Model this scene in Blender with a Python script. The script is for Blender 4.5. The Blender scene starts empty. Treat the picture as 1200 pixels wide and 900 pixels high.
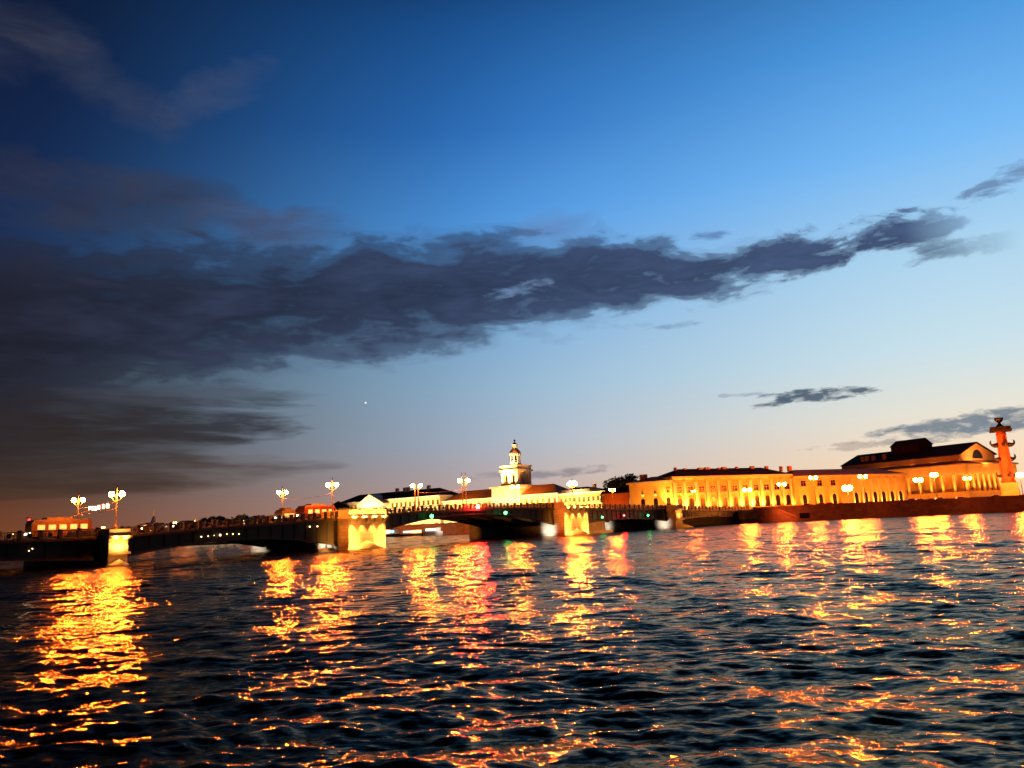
import bpy, bmesh, math, random
import numpy as np
from mathutils import Vector, Matrix

random.seed(7)
rng = np.random.default_rng(11)
sc = bpy.context.scene
COL = sc.collection
PI = math.pi
rad = math.radians

# ------------------------------------------------------------------ camera
CAMZ, FPX, PITCH, ROLL = 3.15, 920.0, 10.13, -2.6
RM = Matrix.Rotation(rad(90 + PITCH), 3, 'X') @ Matrix.Rotation(rad(ROLL), 3, 'Z')
CAM = Vector((0, 0, CAMZ))
cd = bpy.data.cameras.new('camera')
cam = bpy.data.objects.new('camera', cd)
COL.objects.link(cam)
cam.matrix_world = Matrix.Translation(CAM) @ RM.to_4x4()
cd.sensor_width = 36
cd.lens = 36 * FPX / 1200
cd.clip_start = 0.1
cd.clip_end = 9000
sc.camera = cam


def ray(px, py):
    return RM @ Vector(((px - 600) / FPX, (450 - py) / FPX, -1))


def at(px, py, Y):
    """world point seen at photo pixel (px,py), Y metres ahead"""
    d = ray(px, py)
    return CAM + d * (Y / d.y)


class Frame:
    """ground frame: origin, heading of local x; local y is 90 deg to the left"""
    def __init__(s, loc, ang):
        s.o = Vector(loc)
        s.ang = ang
        s.ax = Vector((math.cos(ang), math.sin(ang), 0))
        s.ay = Vector((-math.sin(ang), math.cos(ang), 0))

    def hit(s, px, py, y0=0.0):
        d = ray(px, py)
        n = s.ay
        t = ((s.o + n * y0) - CAM).dot(n) / d.dot(n)
        P = CAM + d * t - s.o
        return P.dot(s.ax), P.z

    def w(s, x, y, z=0.0):
        return s.o + s.ax * x + s.ay * y + Vector((0, 0, z))


def frame2(pl, pr):
    pl, pr = Vector(pl), Vector(pr)
    return Frame((pl.x, pl.y, 0), math.atan2(pr.y - pl.y, pr.x - pl.x))


# ------------------------------------------------------------------ materials
def lin(r, g, b):
    f = lambda c: (c / 255 / 12.92) if c <= 10 else ((c / 255 + .055) / 1.055) ** 2.4
    return (f(r), f(g), f(b))


class NT:
    def __init__(s, tree):
        s.t = tree

    def n(s, typ, **kw):
        nd = s.t.nodes.new(typ)
        for k, v in kw.items():
            setattr(nd, k, v)
        return nd

    def l(s, a, b):
        s.t.links.new(a, b)

    def val(s, sock, v):
        if hasattr(v, 'is_linked') or hasattr(v, 'links'):
            s.l(v, sock)
        else:
            sock.default_value = v

    def m(s, op, a, b=0.0, c=0.0, clamp=False):
        nd = s.n('ShaderNodeMath', operation=op, use_clamp=clamp)
        s.val(nd.inputs[0], a)
        s.val(nd.inputs[1], b)
        s.val(nd.inputs[2], c)
        return nd.outputs[0]

    def ramp(s, fac, pts, interp='LINEAR'):
        nd = s.n('ShaderNodeValToRGB')
        nd.color_ramp.interpolation = interp
        el = nd.color_ramp.elements
        while len(el) < len(pts):
            el.new(0.5)
        for e, (p, c) in zip(el, pts):
            e.position = p
            e.color = (c, c, c, 1) if isinstance(c, (int, float)) else (*c, 1)
        s.val(nd.inputs[0], fac)
        return nd.outputs[0]

    def mix(s, fac, a, b, blend='MIX'):
        nd = s.n('ShaderNodeMix', data_type='RGBA', blend_type=blend)
        s.val(nd.inputs[0], fac)
        for so, v in ((nd.inputs[6], a), (nd.inputs[7], b)):
            if isinstance(v, tuple):
                so.default_value = (*v, 1)
            else:
                s.l(v, so)
        return nd.outputs[2]


def mat(name, col, rough=.7, vary=.25, scale=1.0, bump=.0, metal=0.0, bricks=None):
    m = bpy.data.materials.new(name)
    m.use_nodes = True
    t = NT(m.node_tree)
    b = m.node_tree.nodes['Principled BSDF']
    b.inputs['Roughness'].default_value = rough
    b.inputs['Metallic'].default_value = metal
    tc = t.n('ShaderNodeTexCoord')
    no = t.n('ShaderNodeTexNoise')
    no.inputs['Scale'].default_value = scale
    no.inputs['Detail'].default_value = 6
    no.inputs['Roughness'].default_value = .65
    t.l(tc.outputs['Object'], no.inputs['Vector'])
    lo = tuple(max(0, c * (1 - vary)) for c in col)
    hi = tuple(min(1, c * (1 + vary)) for c in col)
    c = t.ramp(no.outputs[0], [(.3, lo), (.7, hi)])
    h = no.outputs[0]
    if bricks:
        bw, bh = bricks
        br = t.n('ShaderNodeTexBrick')
        br.inputs['Scale'].default_value = 1
        br.inputs['Brick Width'].default_value = bw
        br.inputs['Row Height'].default_value = bh
        br.inputs['Mortar Size'].default_value = .035
        br.inputs['Color1'].default_value = (1, 1, 1, 1)
        br.inputs['Color2'].default_value = (.78, .78, .78, 1)
        br.inputs['Mortar'].default_value = (.55, .55, .55, 1)
        # x from x+y so that faces in both directions get courses
        sp = t.n('ShaderNodeSeparateXYZ')
        t.l(tc.outputs['Object'], sp.inputs[0])
        cb = t.n('ShaderNodeCombineXYZ')
        t.l(t.m('ADD', sp.outputs[0], sp.outputs[1]), cb.inputs[0])
        t.l(sp.outputs[2], cb.inputs[1])
        t.l(cb.outputs[0], br.inputs['Vector'])
        c = t.mix(1.0, c, br.outputs['Color'], 'MULTIPLY')
    t.l(c, b.inputs['Base Color'])
    if bump:
        bp = t.n('ShaderNodeBump')
        bp.inputs['Strength'].default_value = bump
        bp.inputs['Distance'].default_value = .05
        t.l(h, bp.inputs['Height'])
        t.l(bp.outputs[0], b.inputs['Normal'])
    return m


def emat(name, col, s):
    m = bpy.data.materials.new(name)
    m.use_nodes = True
    b = m.node_tree.nodes['Principled BSDF']
    b.inputs['Base Color'].default_value = (*[min(1, c * .8) for c in col], 1)
    b.inputs['Emission Color'].default_value = (*col, 1)
    b.inputs['Emission Strength'].default_value = s
    if s < 15:
        m.cycles.emission_sampling = 'NONE'
    return m


SOD = (1.0, .30, .025)          # sodium light
WARM = (1.0, .36, .05)
CREAM = (1.0, .60, .22)
COOL = (1.0, .93, .75)
M = {}
M['granite'] = mat('granite', (.42, .36, .30), .75, .25, .8, .4, bricks=(2.2, .62))
M['granite_plain'] = mat('granite_plain', (.42, .37, .31), .75, .25, .9, .4)
M['quay'] = mat('quay_granite', (.24, .11, .085), .8, .35, .5, .4, bricks=(2.6, .8))
M['iron'] = mat('bridge_iron', (.016, .013, .011), .55, .3, .6)
M['iron_brown'] = mat('bridge_fascia', (.028, .019, .013), .6, .3, .5)
M['rail'] = mat('railing_iron', (.03, .03, .03), .5, .2, 2)
M['asphalt'] = mat('asphalt', (.05, .05, .05), .9, .2, 2)
M['paving'] = mat('paving', (.16, .15, .14), .9, .3, .3)
M['land'] = mat('land', (.10, .09, .08), .95, .3, .05)
M['post'] = mat('lamp_post_paint', (.16, .14, .12), .5, .2, 3)
M['globe'] = emat('lamp_globe_glass', (1.0, .17, .012), 1700)
M['globe_dim'] = emat('dimmer_lamp_globe_glass', (1.0, .19, .018), 1000)
M['globe_far'] = emat('far_lamp_glass', (1.0, .30, .05), 60)
M['globe_quay'] = emat('quay_lamp_glass', (1.0, .165, .012), 900)
M['yellow'] = mat('yellow_stucco', (.74, .50, .17), .85, .12, .25)
M['ochre'] = mat('ochre_stucco', (.62, .37, .14), .85, .15, .25)
M['cream'] = mat('cream_stucco', (.72, .60, .38), .85, .12, .25)
M['white'] = mat('white_stucco', (.80, .76, .68), .85, .08, .4)
M['bourse'] = mat('grey_ochre_stucco', (.58, .36, .19), .85, .15, .3)
M['terracotta'] = mat('terracotta_stucco', (.55, .15, .07), .8, .2, .4)
M['roof'] = mat('dark_roof_metal', (.035, .014, .008), .95, .3, .3)
M['roof'].node_tree.nodes['Principled BSDF'].inputs['Specular IOR Level'].default_value = .08
M['roof_rust'] = mat('rust_roof_metal', (.28, .11, .06), .9, .3, .2)
M['roof_green'] = mat('grey_roof_metal', (.06, .06, .06), .5, .3, .2)
M['brickch'] = mat('chimney_brick', (.45, .22, .12), .9, .3, 2)
M['pane'] = mat('dark_window_pane', (.016, .009, .006), .2, .2, 1)
M['frame'] = mat('window_frame_paint', (.62, .45, .24), .6, .1, 1)
M['litpane'] = emat('lit_window_pane', (1.0, .6, .22), 2.2)
M['bronze'] = mat('dark_bronze', (.05, .04, .035), .45, .3, 2, metal=.3)
M['leaf'] = mat('leaf', (.05, .07, .025), .8, .5, 1.2)
M['bark'] = mat('bark', (.07, .05, .035), .9, .3, 3)
M['carred'] = mat('red_car_paint', (.45, .03, .02), .25, .1, 1)
M['carwhite'] = mat('white_car_paint', (.75, .74, .7), .25, .05, 1)
M['cardark'] = mat('dark_car_paint', (.05, .05, .06), .25, .1, 1)
M['tyre'] = mat('tyre_rubber', (.02, .02, .02), .9, .1, 5)
M['carglass'] = mat('car_glass', (.02, .025, .03), .08, .1, 1)
M['headlight'] = emat('headlight_lens', (1.0, .8, .5), 40)
M['taillight'] = emat('taillight_lens', (1.0, .05, .02), 10)
M['busglow'] = emat('bus_window_light', (1.0, .50, .13), 1.3)
M['busyellow'] = mat('bus_yellow_paint', (.12, .075, .02), .4, .2, 1)
M['busbody'] = mat('bus_body_paint', (.10, .04, .015), .4, .2, 1)
M['busroof'] = mat('pale_bus_roof_paint', (.13, .11, .09), .5, .2, 1)
M['busred'] = mat('dark_red_bus_paint', (.09, .015, .008), .4, .2, 1)
M['boatwhite'] = mat('boat_white_paint', (.8, .8, .8), .4, .08, 1)
M['boathull'] = mat('boat_dark_hull', (.04, .035, .04), .4, .2, 1)
M['boatlit'] = emat('boat_cabin_light', (1.0, .78, .5), 3.5)
M['boatcyan'] = emat('boat_cyan_light', (.25, .9, 1.0), 3.0)
M['navred'] = emat('red_signal_lens', (1.0, .012, .008), 4200)
M['navred_small'] = emat('small_red_signal_lens', (1.0, .01, .01), 350)
M['navgreen'] = emat('green_signal_lens', (.02, .9, .16), 55)
M['signlit'] = emat('lit_sign_face', (1.0, .8, .5), 5)
M['bulb'] = emat('marker_bulb', (1.0, .6, .25), 9)
M['wire'] = mat('wire', (.35, .25, .2), .5, .1, 3)


# ------------------------------------------------------------------ mesh builder
class MB:
    def __init__(s):
        s.v, s.f = [], []

    def add(s, vs, fs):
        o = len(s.v)
        s.v += [tuple(p) for p in vs]
        s.f += [tuple(i + o for i in q) for q in fs]
        return s

    def box(s, x0, x1, y0, y1, z0, z1):
        vs = [(x, y, z) for z in (z0, z1) for y in (y0, y1) for x in (x0, x1)]
        return s.add(vs, [(0, 2, 3, 1), (4, 5, 7, 6), (0, 1, 5, 4), (2, 6, 7, 3), (0, 4, 6, 2), (1, 3, 7, 5)])

    def prism(s, poly, y0, y1):
        """poly in (x,z), extruded along y"""
        n = len(poly)
        vs = [(x, y0, z) for x, z in poly] + [(x, y1, z) for x, z in poly]
        fs = [tuple(range(n)), tuple(range(2 * n - 1, n - 1, -1))]
        fs += [(i, i + n, (i + 1) % n + n, (i + 1) % n) for i in range(n)]
        return s.add(vs, fs)

    def prismx(s, poly, x0, x1):
        """poly in (y,z), extruded along x"""
        n = len(poly)
        vs = [(x0, y, z) for y, z in poly] + [(x1, y, z) for y, z in poly]
        fs = [tuple(range(n - 1, -1, -1)), tuple(range(n, 2 * n))]
        fs += [(i, (i + 1) % n, (i + 1) % n + n, i + n) for i in range(n)]
        return s.add(vs, fs)

    def slab(s, poly, z0, z1):
        """poly in (x,y)"""
        n = len(poly)
        vs = [(x, y, z0) for x, y in poly] + [(x, y, z1) for x, y in poly]
        fs = [tuple(range(n - 1, -1, -1)), tuple(range(n, 2 * n))]
        fs += [(i, (i + 1) % n, (i + 1) % n + n, i + n) for i in range(n)]
        return s.add(vs, fs)

    def lathe(s, prof, n=16, c=(0, 0), ph=0.0):
        o = []
        for r, z in prof:
            for k in range(n):
                a = 2 * PI * k / n + ph
                o.append((c[0] + r * math.cos(a), c[1] + r * math.sin(a), z))
        m = len(prof)
        fs = [(i * n + k, i * n + (k + 1) % n, (i + 1) * n + (k + 1) % n, (i + 1) * n + k)
              for i in range(m - 1) for k in range(n)]
        fs += [tuple(range(n - 1, -1, -1)), tuple((m - 1) * n + k for k in range(n))]
        return s.add(o, fs)

    def tube(s, pts, r, n=8):
        pts = [Vector(p) for p in pts]
        rs = r if isinstance(r, (list, tuple)) else [r] * len(pts)
        vs = []
        for i, p in enumerate(pts):
            d = (pts[min(i + 1, len(pts) - 1)] - pts[max(i - 1, 0)]).normalized()
            u = d.orthogonal().normalized() if abs(d.z) > .9 else Vector((0, 0, 1)).cross(d).normalized()
            w = d.cross(u)
            vs += [p + (u * math.cos(2 * PI * k / n) + w * math.sin(2 * PI * k / n)) * rs[i] for k in range(n)]
        m = len(pts)
        fs = [(i * n + k, i * n + (k + 1) % n, (i + 1) * n + (k + 1) % n, (i + 1) * n + k)
              for i in range(m - 1) for k in range(n)]
        fs += [tuple(range(n - 1, -1, -1)), tuple((m - 1) * n + k for k in range(n))]
        return s.add(vs, fs)

    def ball(s, c, r, nu=14, nv=9, sz=1.0):
        vs = [(c[0], c[1], c[2] - r * sz)]
        for j in range(1, nv):
            a = -PI / 2 + PI * j / nv
            for k in range(nu):
                b = 2 * PI * k / nu
                vs.append((c[0] + r * math.cos(a) * math.cos(b), c[1] + r * math.cos(a) * math.sin(b), c[2] + r * sz * math.sin(a)))
        vs.append((c[0], c[1], c[2] + r * sz))
        t = len(vs) - 1
        fs = [(0, 1 + (k + 1) % nu, 1 + k) for k in range(nu)]
        for j in range(nv - 2):
            fs += [(1 + j * nu + k, 1 + j * nu + (k + 1) % nu, 1 + (j + 1) * nu + (k + 1) % nu, 1 + (j + 1) * nu + k) for k in range(nu)]
        fs += [(1 + (nv - 2) * nu + k, 1 + (nv - 2) * nu + (k + 1) % nu, t) for k in range(nu)]
        return s.add(vs, fs)

    def build(s, name, m, parent=None, smooth=False, loc=None):
        me = bpy.data.meshes.new(name)
        me.from_pydata(s.v, [], s.f)
        bm = bmesh.new()
        bm.from_mesh(me)
        bmesh.ops.recalc_face_normals(bm, faces=bm.faces)
        bm.to_mesh(me)
        bm.free()
        if smooth:
            for p in me.polygons:
                p.use_smooth = True
        me.materials.append(m)
        o = bpy.data.objects.new(name, me)
        COL.objects.link(o)
        if parent:
            o.parent = parent
        if loc is not None:
            o.location = loc
        return o


def tag(o, label, cat, group=None):
    o['label'] = label
    o['category'] = cat
    if group:
        o['group'] = group
    return o


def thing(name, label, cat, loc=(0, 0, 0), rz=0.0, group=None):
    o = bpy.data.objects.new(name, None)
    o.empty_display_size = .5
    COL.objects.link(o)
    o.location = loc
    o.rotation_euler = (0, 0, rz)
    return tag(o, label, cat, group)


def struct(o):
    o['kind'] = 'structure'
    return o


def dup(o, parent=None):
    c = o.copy()
    COL.objects.link(c)
    if parent:
        c.parent = parent
    for ch in list(o.children):
        dup(ch, c)
    return c


def share(o, loc, parent):
    """another copy of a part at another place on its thing"""
    c = o.copy()
    COL.objects.link(c)
    c.parent = parent
    c.location = loc
    return c


LK_GAIN = 3.2


def spot(p, tgt, energy, col=SOD, ang=90, blend=.8, r=.15):
    ld = bpy.data.lights.new('flood_or_fill', 'SPOT')
    ld.energy = energy * LK_GAIN
    ld.color = col
    ld.spot_size = rad(ang)
    ld.spot_blend = blend
    ld.shadow_soft_size = r
    o = bpy.data.objects.new('flood_or_fill', ld)
    COL.objects.link(o)
    o.location = p
    o.rotation_euler = (Vector(tgt) - Vector(p)).to_track_quat('-Z', 'Y').to_euler()
    return o


# ------------------------------------------------------------------ bridge frame
a0 = Vector((.64, .768, 0)).normalized()
BR = Frame((-27.2, 143.5, 0), math.atan2(a0.y, a0.x))
UF = 3.0                       # fascia plane, piers stand out to y=0
UB = 27.0
prof_px = [(0, 634.5), (140, 628), (200, 623), (300, 614.6), (383, 608.7), (430, 604), (480, 600.5), (540, 597),
           (600, 595.5), (640, 595.2), (690, 596), (740, 596.4), (790, 597), (830, 598), (860, 597.6), (878, 597)]
pr = sorted(BR.hit(x, y, UF) for x, y in prof_px)
PS = [-150.0] + [p[0] for p in pr] + [pr[-1][0] + 40]
PZ = [pr[0][1] - .2] + [p[1] for p in pr] + [pr[-1][1]]
ss = np.linspace(-150, PS[-1], 400)
zz = np.interp(ss, PS, PZ)
ker = np.hanning(41)
ker /= ker.sum()
zz = np.convolve(np.pad(zz, 20, mode='edge'), ker, 'valid')


def zd(s):
    return float(np.interp(s, ss, zz))


def sx(px, u=0.0, py=610):
    return BR.hit(px, py, u)[0]


P1 = (sx(128.5), sx(151))
P2 = (sx(408), sx(451))
P3 = (sx(661), sx(689))
P4 = (sx(792), sx(800))
AB = (sx(874), sx(884))
print('PIERS', P1, P2, P3, P4, AB, [round(zd(s), 2) for s in (-60, P1[0], P2[0], (P2[1] + P3[0]) / 2, P3[0], P4[0], AB[0])])

bridge = thing('road_bridge', 'long low dark road bridge with shallow arches on floodlit granite piers across the river', 'bridge', BR.o, BR.ang)


def girder(s0, s1, zs0, zc, zs1, pw=2.0, mname='iron'):
    n = 28
    top = [(s0 + (s1 - s0) * i / n, zd(s0 + (s1 - s0) * i / n) - .36) for i in range(n + 1)]
    bot = []
    for i in range(n + 1):
        t = i / n
        e = zs0 + (zs1 - zs0) * t
        k = 1 - abs(2 * t - 1) ** pw
        bot.append((s0 + (s1 - s0) * t, e + (zc - (zs0 + zs1) / 2) * k))
    mb = MB()
    mb.prism(bot + top[::-1], UF, UF + .6)          # near fascia
    mb.prism(bot + top[::-1], UB - .6, UB)          # far fascia
    for u in (8, 13, 18, 23):                       # inner ribs
        b2 = [(x, z + .25) for x, z in bot]
        mb.prism(b2 + top[::-1], u, u + .5)
    k = int((s1 - s0) / 2.2)
    for i in range(1, k):
        x = s0 + (s1 - s0) * i / k
        zb = float(np.interp(x, [p[0] for p in bot], [p[1] for p in bot]))
        mb.box(x - .07, x + .07, UF - .1, UF + .05, zb + .17, zd(x) - .38)
    g = mb.build('girder', M[mname], bridge)
    # bottom flange and stiffeners are trim of the girder
    fl = MB()
    for i in range(n):
        (xa, za), (xb, zb) = bot[i], bot[i + 1]
        fl.add([(xa, UF - .18, za - .12), (xb, UF - .18, zb - .12), (xb, UF - .18, zb + .16), (xa, UF - .18, za + .16),
                (xa, UF + .7, za - .12), (xb, UF + .7, zb - .12), (xb, UF + .7, zb + .16), (xa, UF + .7, za + .16)],
               [(0, 1, 2, 3), (4, 7, 6, 5), (0, 4, 5, 1), (3, 2, 6, 7), (0, 3, 7, 4), (1, 5, 6, 2)])
    fl.build('bottom_flange', M['iron_brown'], g)
    return g


gs = [(-150, P1[0], 1.0, 2.5, .9), (P1[1], P2[0], .9, 2.75, .9), (P2[1], P3[0], 2.7, 5.75, 2.7),
      (P3[1], P4[0], 2.3, 3.3, 2.2), (P4[1], AB[0], 2.1, 2.9, 2.1)]
for i, (s0, s1, z0, zc, z1) in enumerate(gs):
    girder(s0 + .01, s1 - .01, z0, zc, z1, mname='iron' if i < 2 else 'iron_brown')

# lattice on the last span
mb = MB()
s0, s1 = P4[1] + .4, AB[0] - 3
n = 22
for i in range(n):
    xa, xb = s0 + (s1 - s0) * i / n, s0 + (s1 - s0) * (i + 1) / n
    za, zb_ = 3.1, zd(xa) - .5
    mb.tube([(xa, UF - .1, za), (xb, UF - .1, zb_)], .09, 4)
    mb.tube([(xa, UF - .22, zb_), (xb, UF - .22, za)], .09, 4)
mb.build('lattice', M['granite_plain'], bridge)

# deck slab, carriageway, pavements
mb = MB()
xs = [-150 + i * (AB[1] + 12 + 150) / 120 for i in range(121)]
top = [(x, zd(x)) for x in xs]
mb.prism([(x, z - .36) for x, z in top] + top[::-1], UF - .45, UB + .45)
mb.build('deck_slab', M['iron_brown'], bridge)
mb = MB()
mb.prism([(x, z + .004) for x, z in top] + [(x, z + .03) for x, z in top[::-1]], UF + 3.2, UB - 3.2)
mb.build('roadway', M['asphalt'], bridge)
mb = MB()
for y0, y1 in ((UF + .6, UF + 3.1), (UB - 3.1, UB - .6)):
    mb.prism([(x, z + .004) for x, z in top] + [(x, z + .15) for x, z in top[::-1]], y0, y1)
mb.build('pavement', M['paving'], bridge)


def railing(s0, s1, u):
    mb = MB()
    n = max(2, round((s1 - s0) / 2.4))
    for i in range(n + 1):
        x = s0 + (s1 - s0) * i / n
        z = zd(x)
        mb.box(x - .2, x + .2, u - .2, u + .2, z, z + 1.15)
        mb.box(x - .26, x + .26, u - .26, u + .26, z + 1.15, z + 1.25)
        if i < n:
            x2 = s0 + (s1 - s0) * (i + 1) / n
            for h, t in ((.12, .05), (1.02, .06), (.62, .03)):
                mb.add([(x + .2, u - t, z + h - t), (x2 - .2, u - t, zd(x2) + h - t), (x2 - .2, u + t, zd(x2) + h + t), (x + .2, u + t, z + h + t),
                        (x + .2, u + t, z + h - t), (x2 - .2, u + t, zd(x2) + h - t), (x2 - .2, u - t, zd(x2) + h + t), (x + .2, u - t, z + h + t)],
                       [(0, 1, 6, 7), (4, 3, 2, 5), (0, 4, 5, 1), (7, 6, 2, 3)])
            for k in range(1, 7):
                xx = x + (x2 - x) * k / 7
                zz_ = zd(xx)
                mb.box(xx - .03, xx + .03, u - .03, u + .03, zz_ + .1, zz_ + 1.0)
            # cast medallion in the middle of every panel
            xm = (x + x2) / 2
            mb.prism([(xm + .33 * math.cos(q * PI / 4), zd(xm) + .58 + .33 * math.sin(q * PI / 4)) for q in range(8)], u - .04, u + .04)
    return mb.build('railing', M['rail'], bridge)


for s0, s1 in ((-150, P1[0]), (P1[1], P2[0]), (P2[1], P3[0]), (P3[1], P4[0]), (P4[1], AB[1] + 2)):
    railing(s0 + .3, s1 - .3, UF - .1)
    railing(s0 + .3, s1 - .3, UB + .1)


def pier(s0, s1, ztop, ledge=None, nose=3.2, nosez=1.6, par=1.15, corb=5, back=31.0):
    c = (s0 + s1) / 2
    w = (s1 - s0) / 2
    mb = MB()
    mb.box(s0, s1, 0, back, -3, ztop)
    p = mb.build('pier', M['granite'], bridge)
    t = MB()
    t.box(s0 - .3, s1 + .3, -.75, back + .6, ztop + .002, ztop + .42)
    t.box(s0 - .12, s1 + .12, -.35, back + .35, ztop + .422, ztop + .42 + par)
    t.build('cornice', M['granite_plain'], p)
    if corb:
        for i in range(corb):
            x = s0 + .35 + (s1 - s0 - .7) * i / (corb - 1)
            t = MB().prismx([(-.003, ztop - .003), (-.6, ztop - .003), (-.6, ztop - .3), (-.003, ztop - .85)], x - .3, x + .3)
            t.build('corbel', M['granite_plain'], p)
    t = MB()
    t.add([(s0 - .25, -.004, -2), (s1 + .25, -.004, -2), (c, -nose, -2), (s0 - .25, -.004, .12), (s1 + .25, -.004, .12), (c, -nose, .12), (c, -.004, nosez)],
          [(0, 2, 5, 3), (2, 1, 4, 5), (3, 5, 6), (5, 4, 6), (0, 1, 2), (3, 6, 4, 1, 0)])
    t.build('cutwater', M['granite_plain'], p)
    if ledge:
        t = MB()
        t.box(s0 - .2, s1 + .2, -.55, -.005, ledge - .3, ledge)
        t.build('ledge', M['granite_plain'], p)
    # corner quoin strips
    for xa, xb in ((s0 + .0, s0 + .8), (s1 - .8, s1)):
        MB().box(xa, xb, -.14, -.003, .3 if not ledge else ledge + .01, ztop - .9).build('quoin', M['granite_plain'], p)
    return p


z1t = zd(P1[0]) - .45
pier(P1[0], P1[1], z1t, ledge=BR.hit(140, 647, 0)[1], nose=2.2, nosez=BR.hit(141, 653.5, 0)[1], par=.9, corb=0)
pier(P2[0], P2[1], zd(P2[0]) - .2, nose=3.4, nosez=1.5)
pier(P3[0], P3[1], zd(P3[0]) - .2, nose=3.4, nosez=1.5)
pier(P4[0], P4[1], zd(P4[0]) - .4, ledge=BR.hit(796, 608, 0)[1], nose=4.5, nosez=1.6, corb=0)
# solid bays of the two bascule piers
for (s0, s1) in ((P3[1] + .002, P3[1] + 13), (P2[0] - 3.2, P2[0] - .002)):
    mb = MB()
    if s0 > 20:
        mb.box(s0, s1, UF + .7, 26, -3, 3.2)
        mb.box(s0, s1 - 1, UF - 2.4, UF + .68, -3, .55)
    else:
        mb.box(s0, s1, UF + 1.2, UF + 9, -3, .5)
        for k in range(3):
            mb.tube([(s0 + .3 + k * .8, UF + 2.0, .5), (s0 + 1.0 + k * .8, UF + 2.0, 4.8)], .13, 6)
        mb.box(s1 - .9, s1 - .2, UF + 3.0, 24, .5, 4.4)
    mb.build('counterweight_bay', M['granite_plain'], bridge)
# abutment
mb = MB()
mb.box(AB[0], AB[1] + 14, .5, 30, -3, zd(AB[0]) - .4)
mb.build('abutment', M['granite'], bridge)
mb = MB()
mb.add([(AB[0] - .3, .49, -2), (AB[1] + .3, .49, -2), ((AB[0] + AB[1]) / 2, -2.6, -2), (AB[0] - .3, .49, 4.4), (AB[1] + .3, .49, 4.4), ((AB[0] + AB[1]) / 2, -2.2, 4.4)],
       [(0, 2, 5, 3), (2, 1, 4, 5), (3, 5, 4), (0, 1, 2), (0, 3, 4, 1)])
mb.build('prow', M['granite_plain'], bridge)

# floodlights on the piers
for (s0, s1), k, zt in ((P2, 1.0, zd(P2[0])), (P3, 1.0, zd(P3[0]))):
    w = s1 - s0
    for f in (.1, .36, .64, .9):
        x = s0 + w * f
        spot(BR.w(x, -1.15, zt - .3), BR.w(x, -.15, zt - 3.6), 1150 * k, WARM, 60, .6)
        spot(BR.w(x, -1.3, zt - .25), BR.w(x, -.2, zt + 1.3), 620 * k, WARM, 120, .9)
    for f in (.08, .9):
        x = s0 + w * f
        spot(BR.w(x, -2.6, .55), BR.w(x, -.1, 1.3), 1300 * k, WARM, 100, .9)
    spot(BR.w(s0 + w * .5, -16, 2.5), BR.w(s0 + w * .5, 0, 3), 2600, SOD, 50, .9)
    spot(BR.w(s0 - 6, -8, 4.0), BR.w(s0, 1.5, 4.2), 2600, SOD, 40, .9)
w = P1[1] - P1[0]
lz = BR.hit(140, 647, 0)[1]
for f in (.25, .75):
    x = P1[0] + w * f
    spot(BR.w(x, -1.0, z1t - .15), BR.w(x, -.1, z1t - 1.6), 300, WARM, 90, .8)
    spot(BR.w(x, -1.1, z1t - .1), BR.w(x, -.3, z1t + .9), 260, WARM, 120, .9)
spot(BR.w(P1[0] + w / 2, -.95, lz + .12), BR.w(P1[0] + w / 2, -.1, lz + 1.3), 560, WARM, 120, .9)
spot(BR.w(P1[0] + w / 2, -5, 1.6), BR.w(P1[0] + w / 2, -.5, .6), 260, SOD, 50, .9)
w = P4[1] - P4[0]
spot(BR.w(P4[0] + w / 2, -1.6, lz + 1.0), BR.w(P4[0] + w / 2, -.1, 4.6), 500, WARM, 120, .9)
spot(BR.w(P4[0] + w / 2, -9, 3.0), BR.w(P4[0] + w / 2, -1.0, 1), 900, SOD, 60, .9)
# work lights in the shade beneath the deck, on the side faces of the piers
spot(BR.w(P2[0] - 2.6, 5.6, 1.3), BR.w(P2[0], 5.6, 1.2), 220, COOL, 110, .5)
spot(BR.w(P2[0] - 2.6, 5.6, 3.2), BR.w(P2[0], 5.0, 4.6), 90, COOL, 90, .8)
spot(BR.w(P2[0] - 3.2, 28.2, 1.4), BR.w(P2[0], 28.2, 1.2), 260, COOL, 110, .8)
spot(BR.w(P3[0] - 2.2, 4.6, 1.3), BR.w(P3[0], 4.6, 1.5), 260, COOL, 110, .5)
spot(BR.w(P3[0] - 4, 30, 1.3), BR.w(P3[0], 30, 1.5), 60, SOD, 90, .8)
spot(BR.w(P4[0] - 2.5, 24, 1.2), BR.w(P4[0], 24, 1.4), 160, COOL, 110, .8)
spot(BR.w(P4[0] - 2.5, 4.0, 1.2), BR.w(P4[0], 4.0, 1.4), 240, COOL, 110, .8)
spot(BR.w((P4[1] + AB[0]) / 2, -12, 2.0), BR.w((P4[1] + AB[0]) / 2, UF, 3.8), 4200, SOD, 110, .9)
spot(BR.w(P3[1] + 8, -10, 1.5), BR.w(P3[1] + 8, UF, 2.0), 1500, SOD, 100, .9)
spot(BR.w(AB[1] + 6, -9, 5.2), BR.w(AB[1] - 3, .5, 2.0), 2600, SOD, 80, .9)


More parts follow.
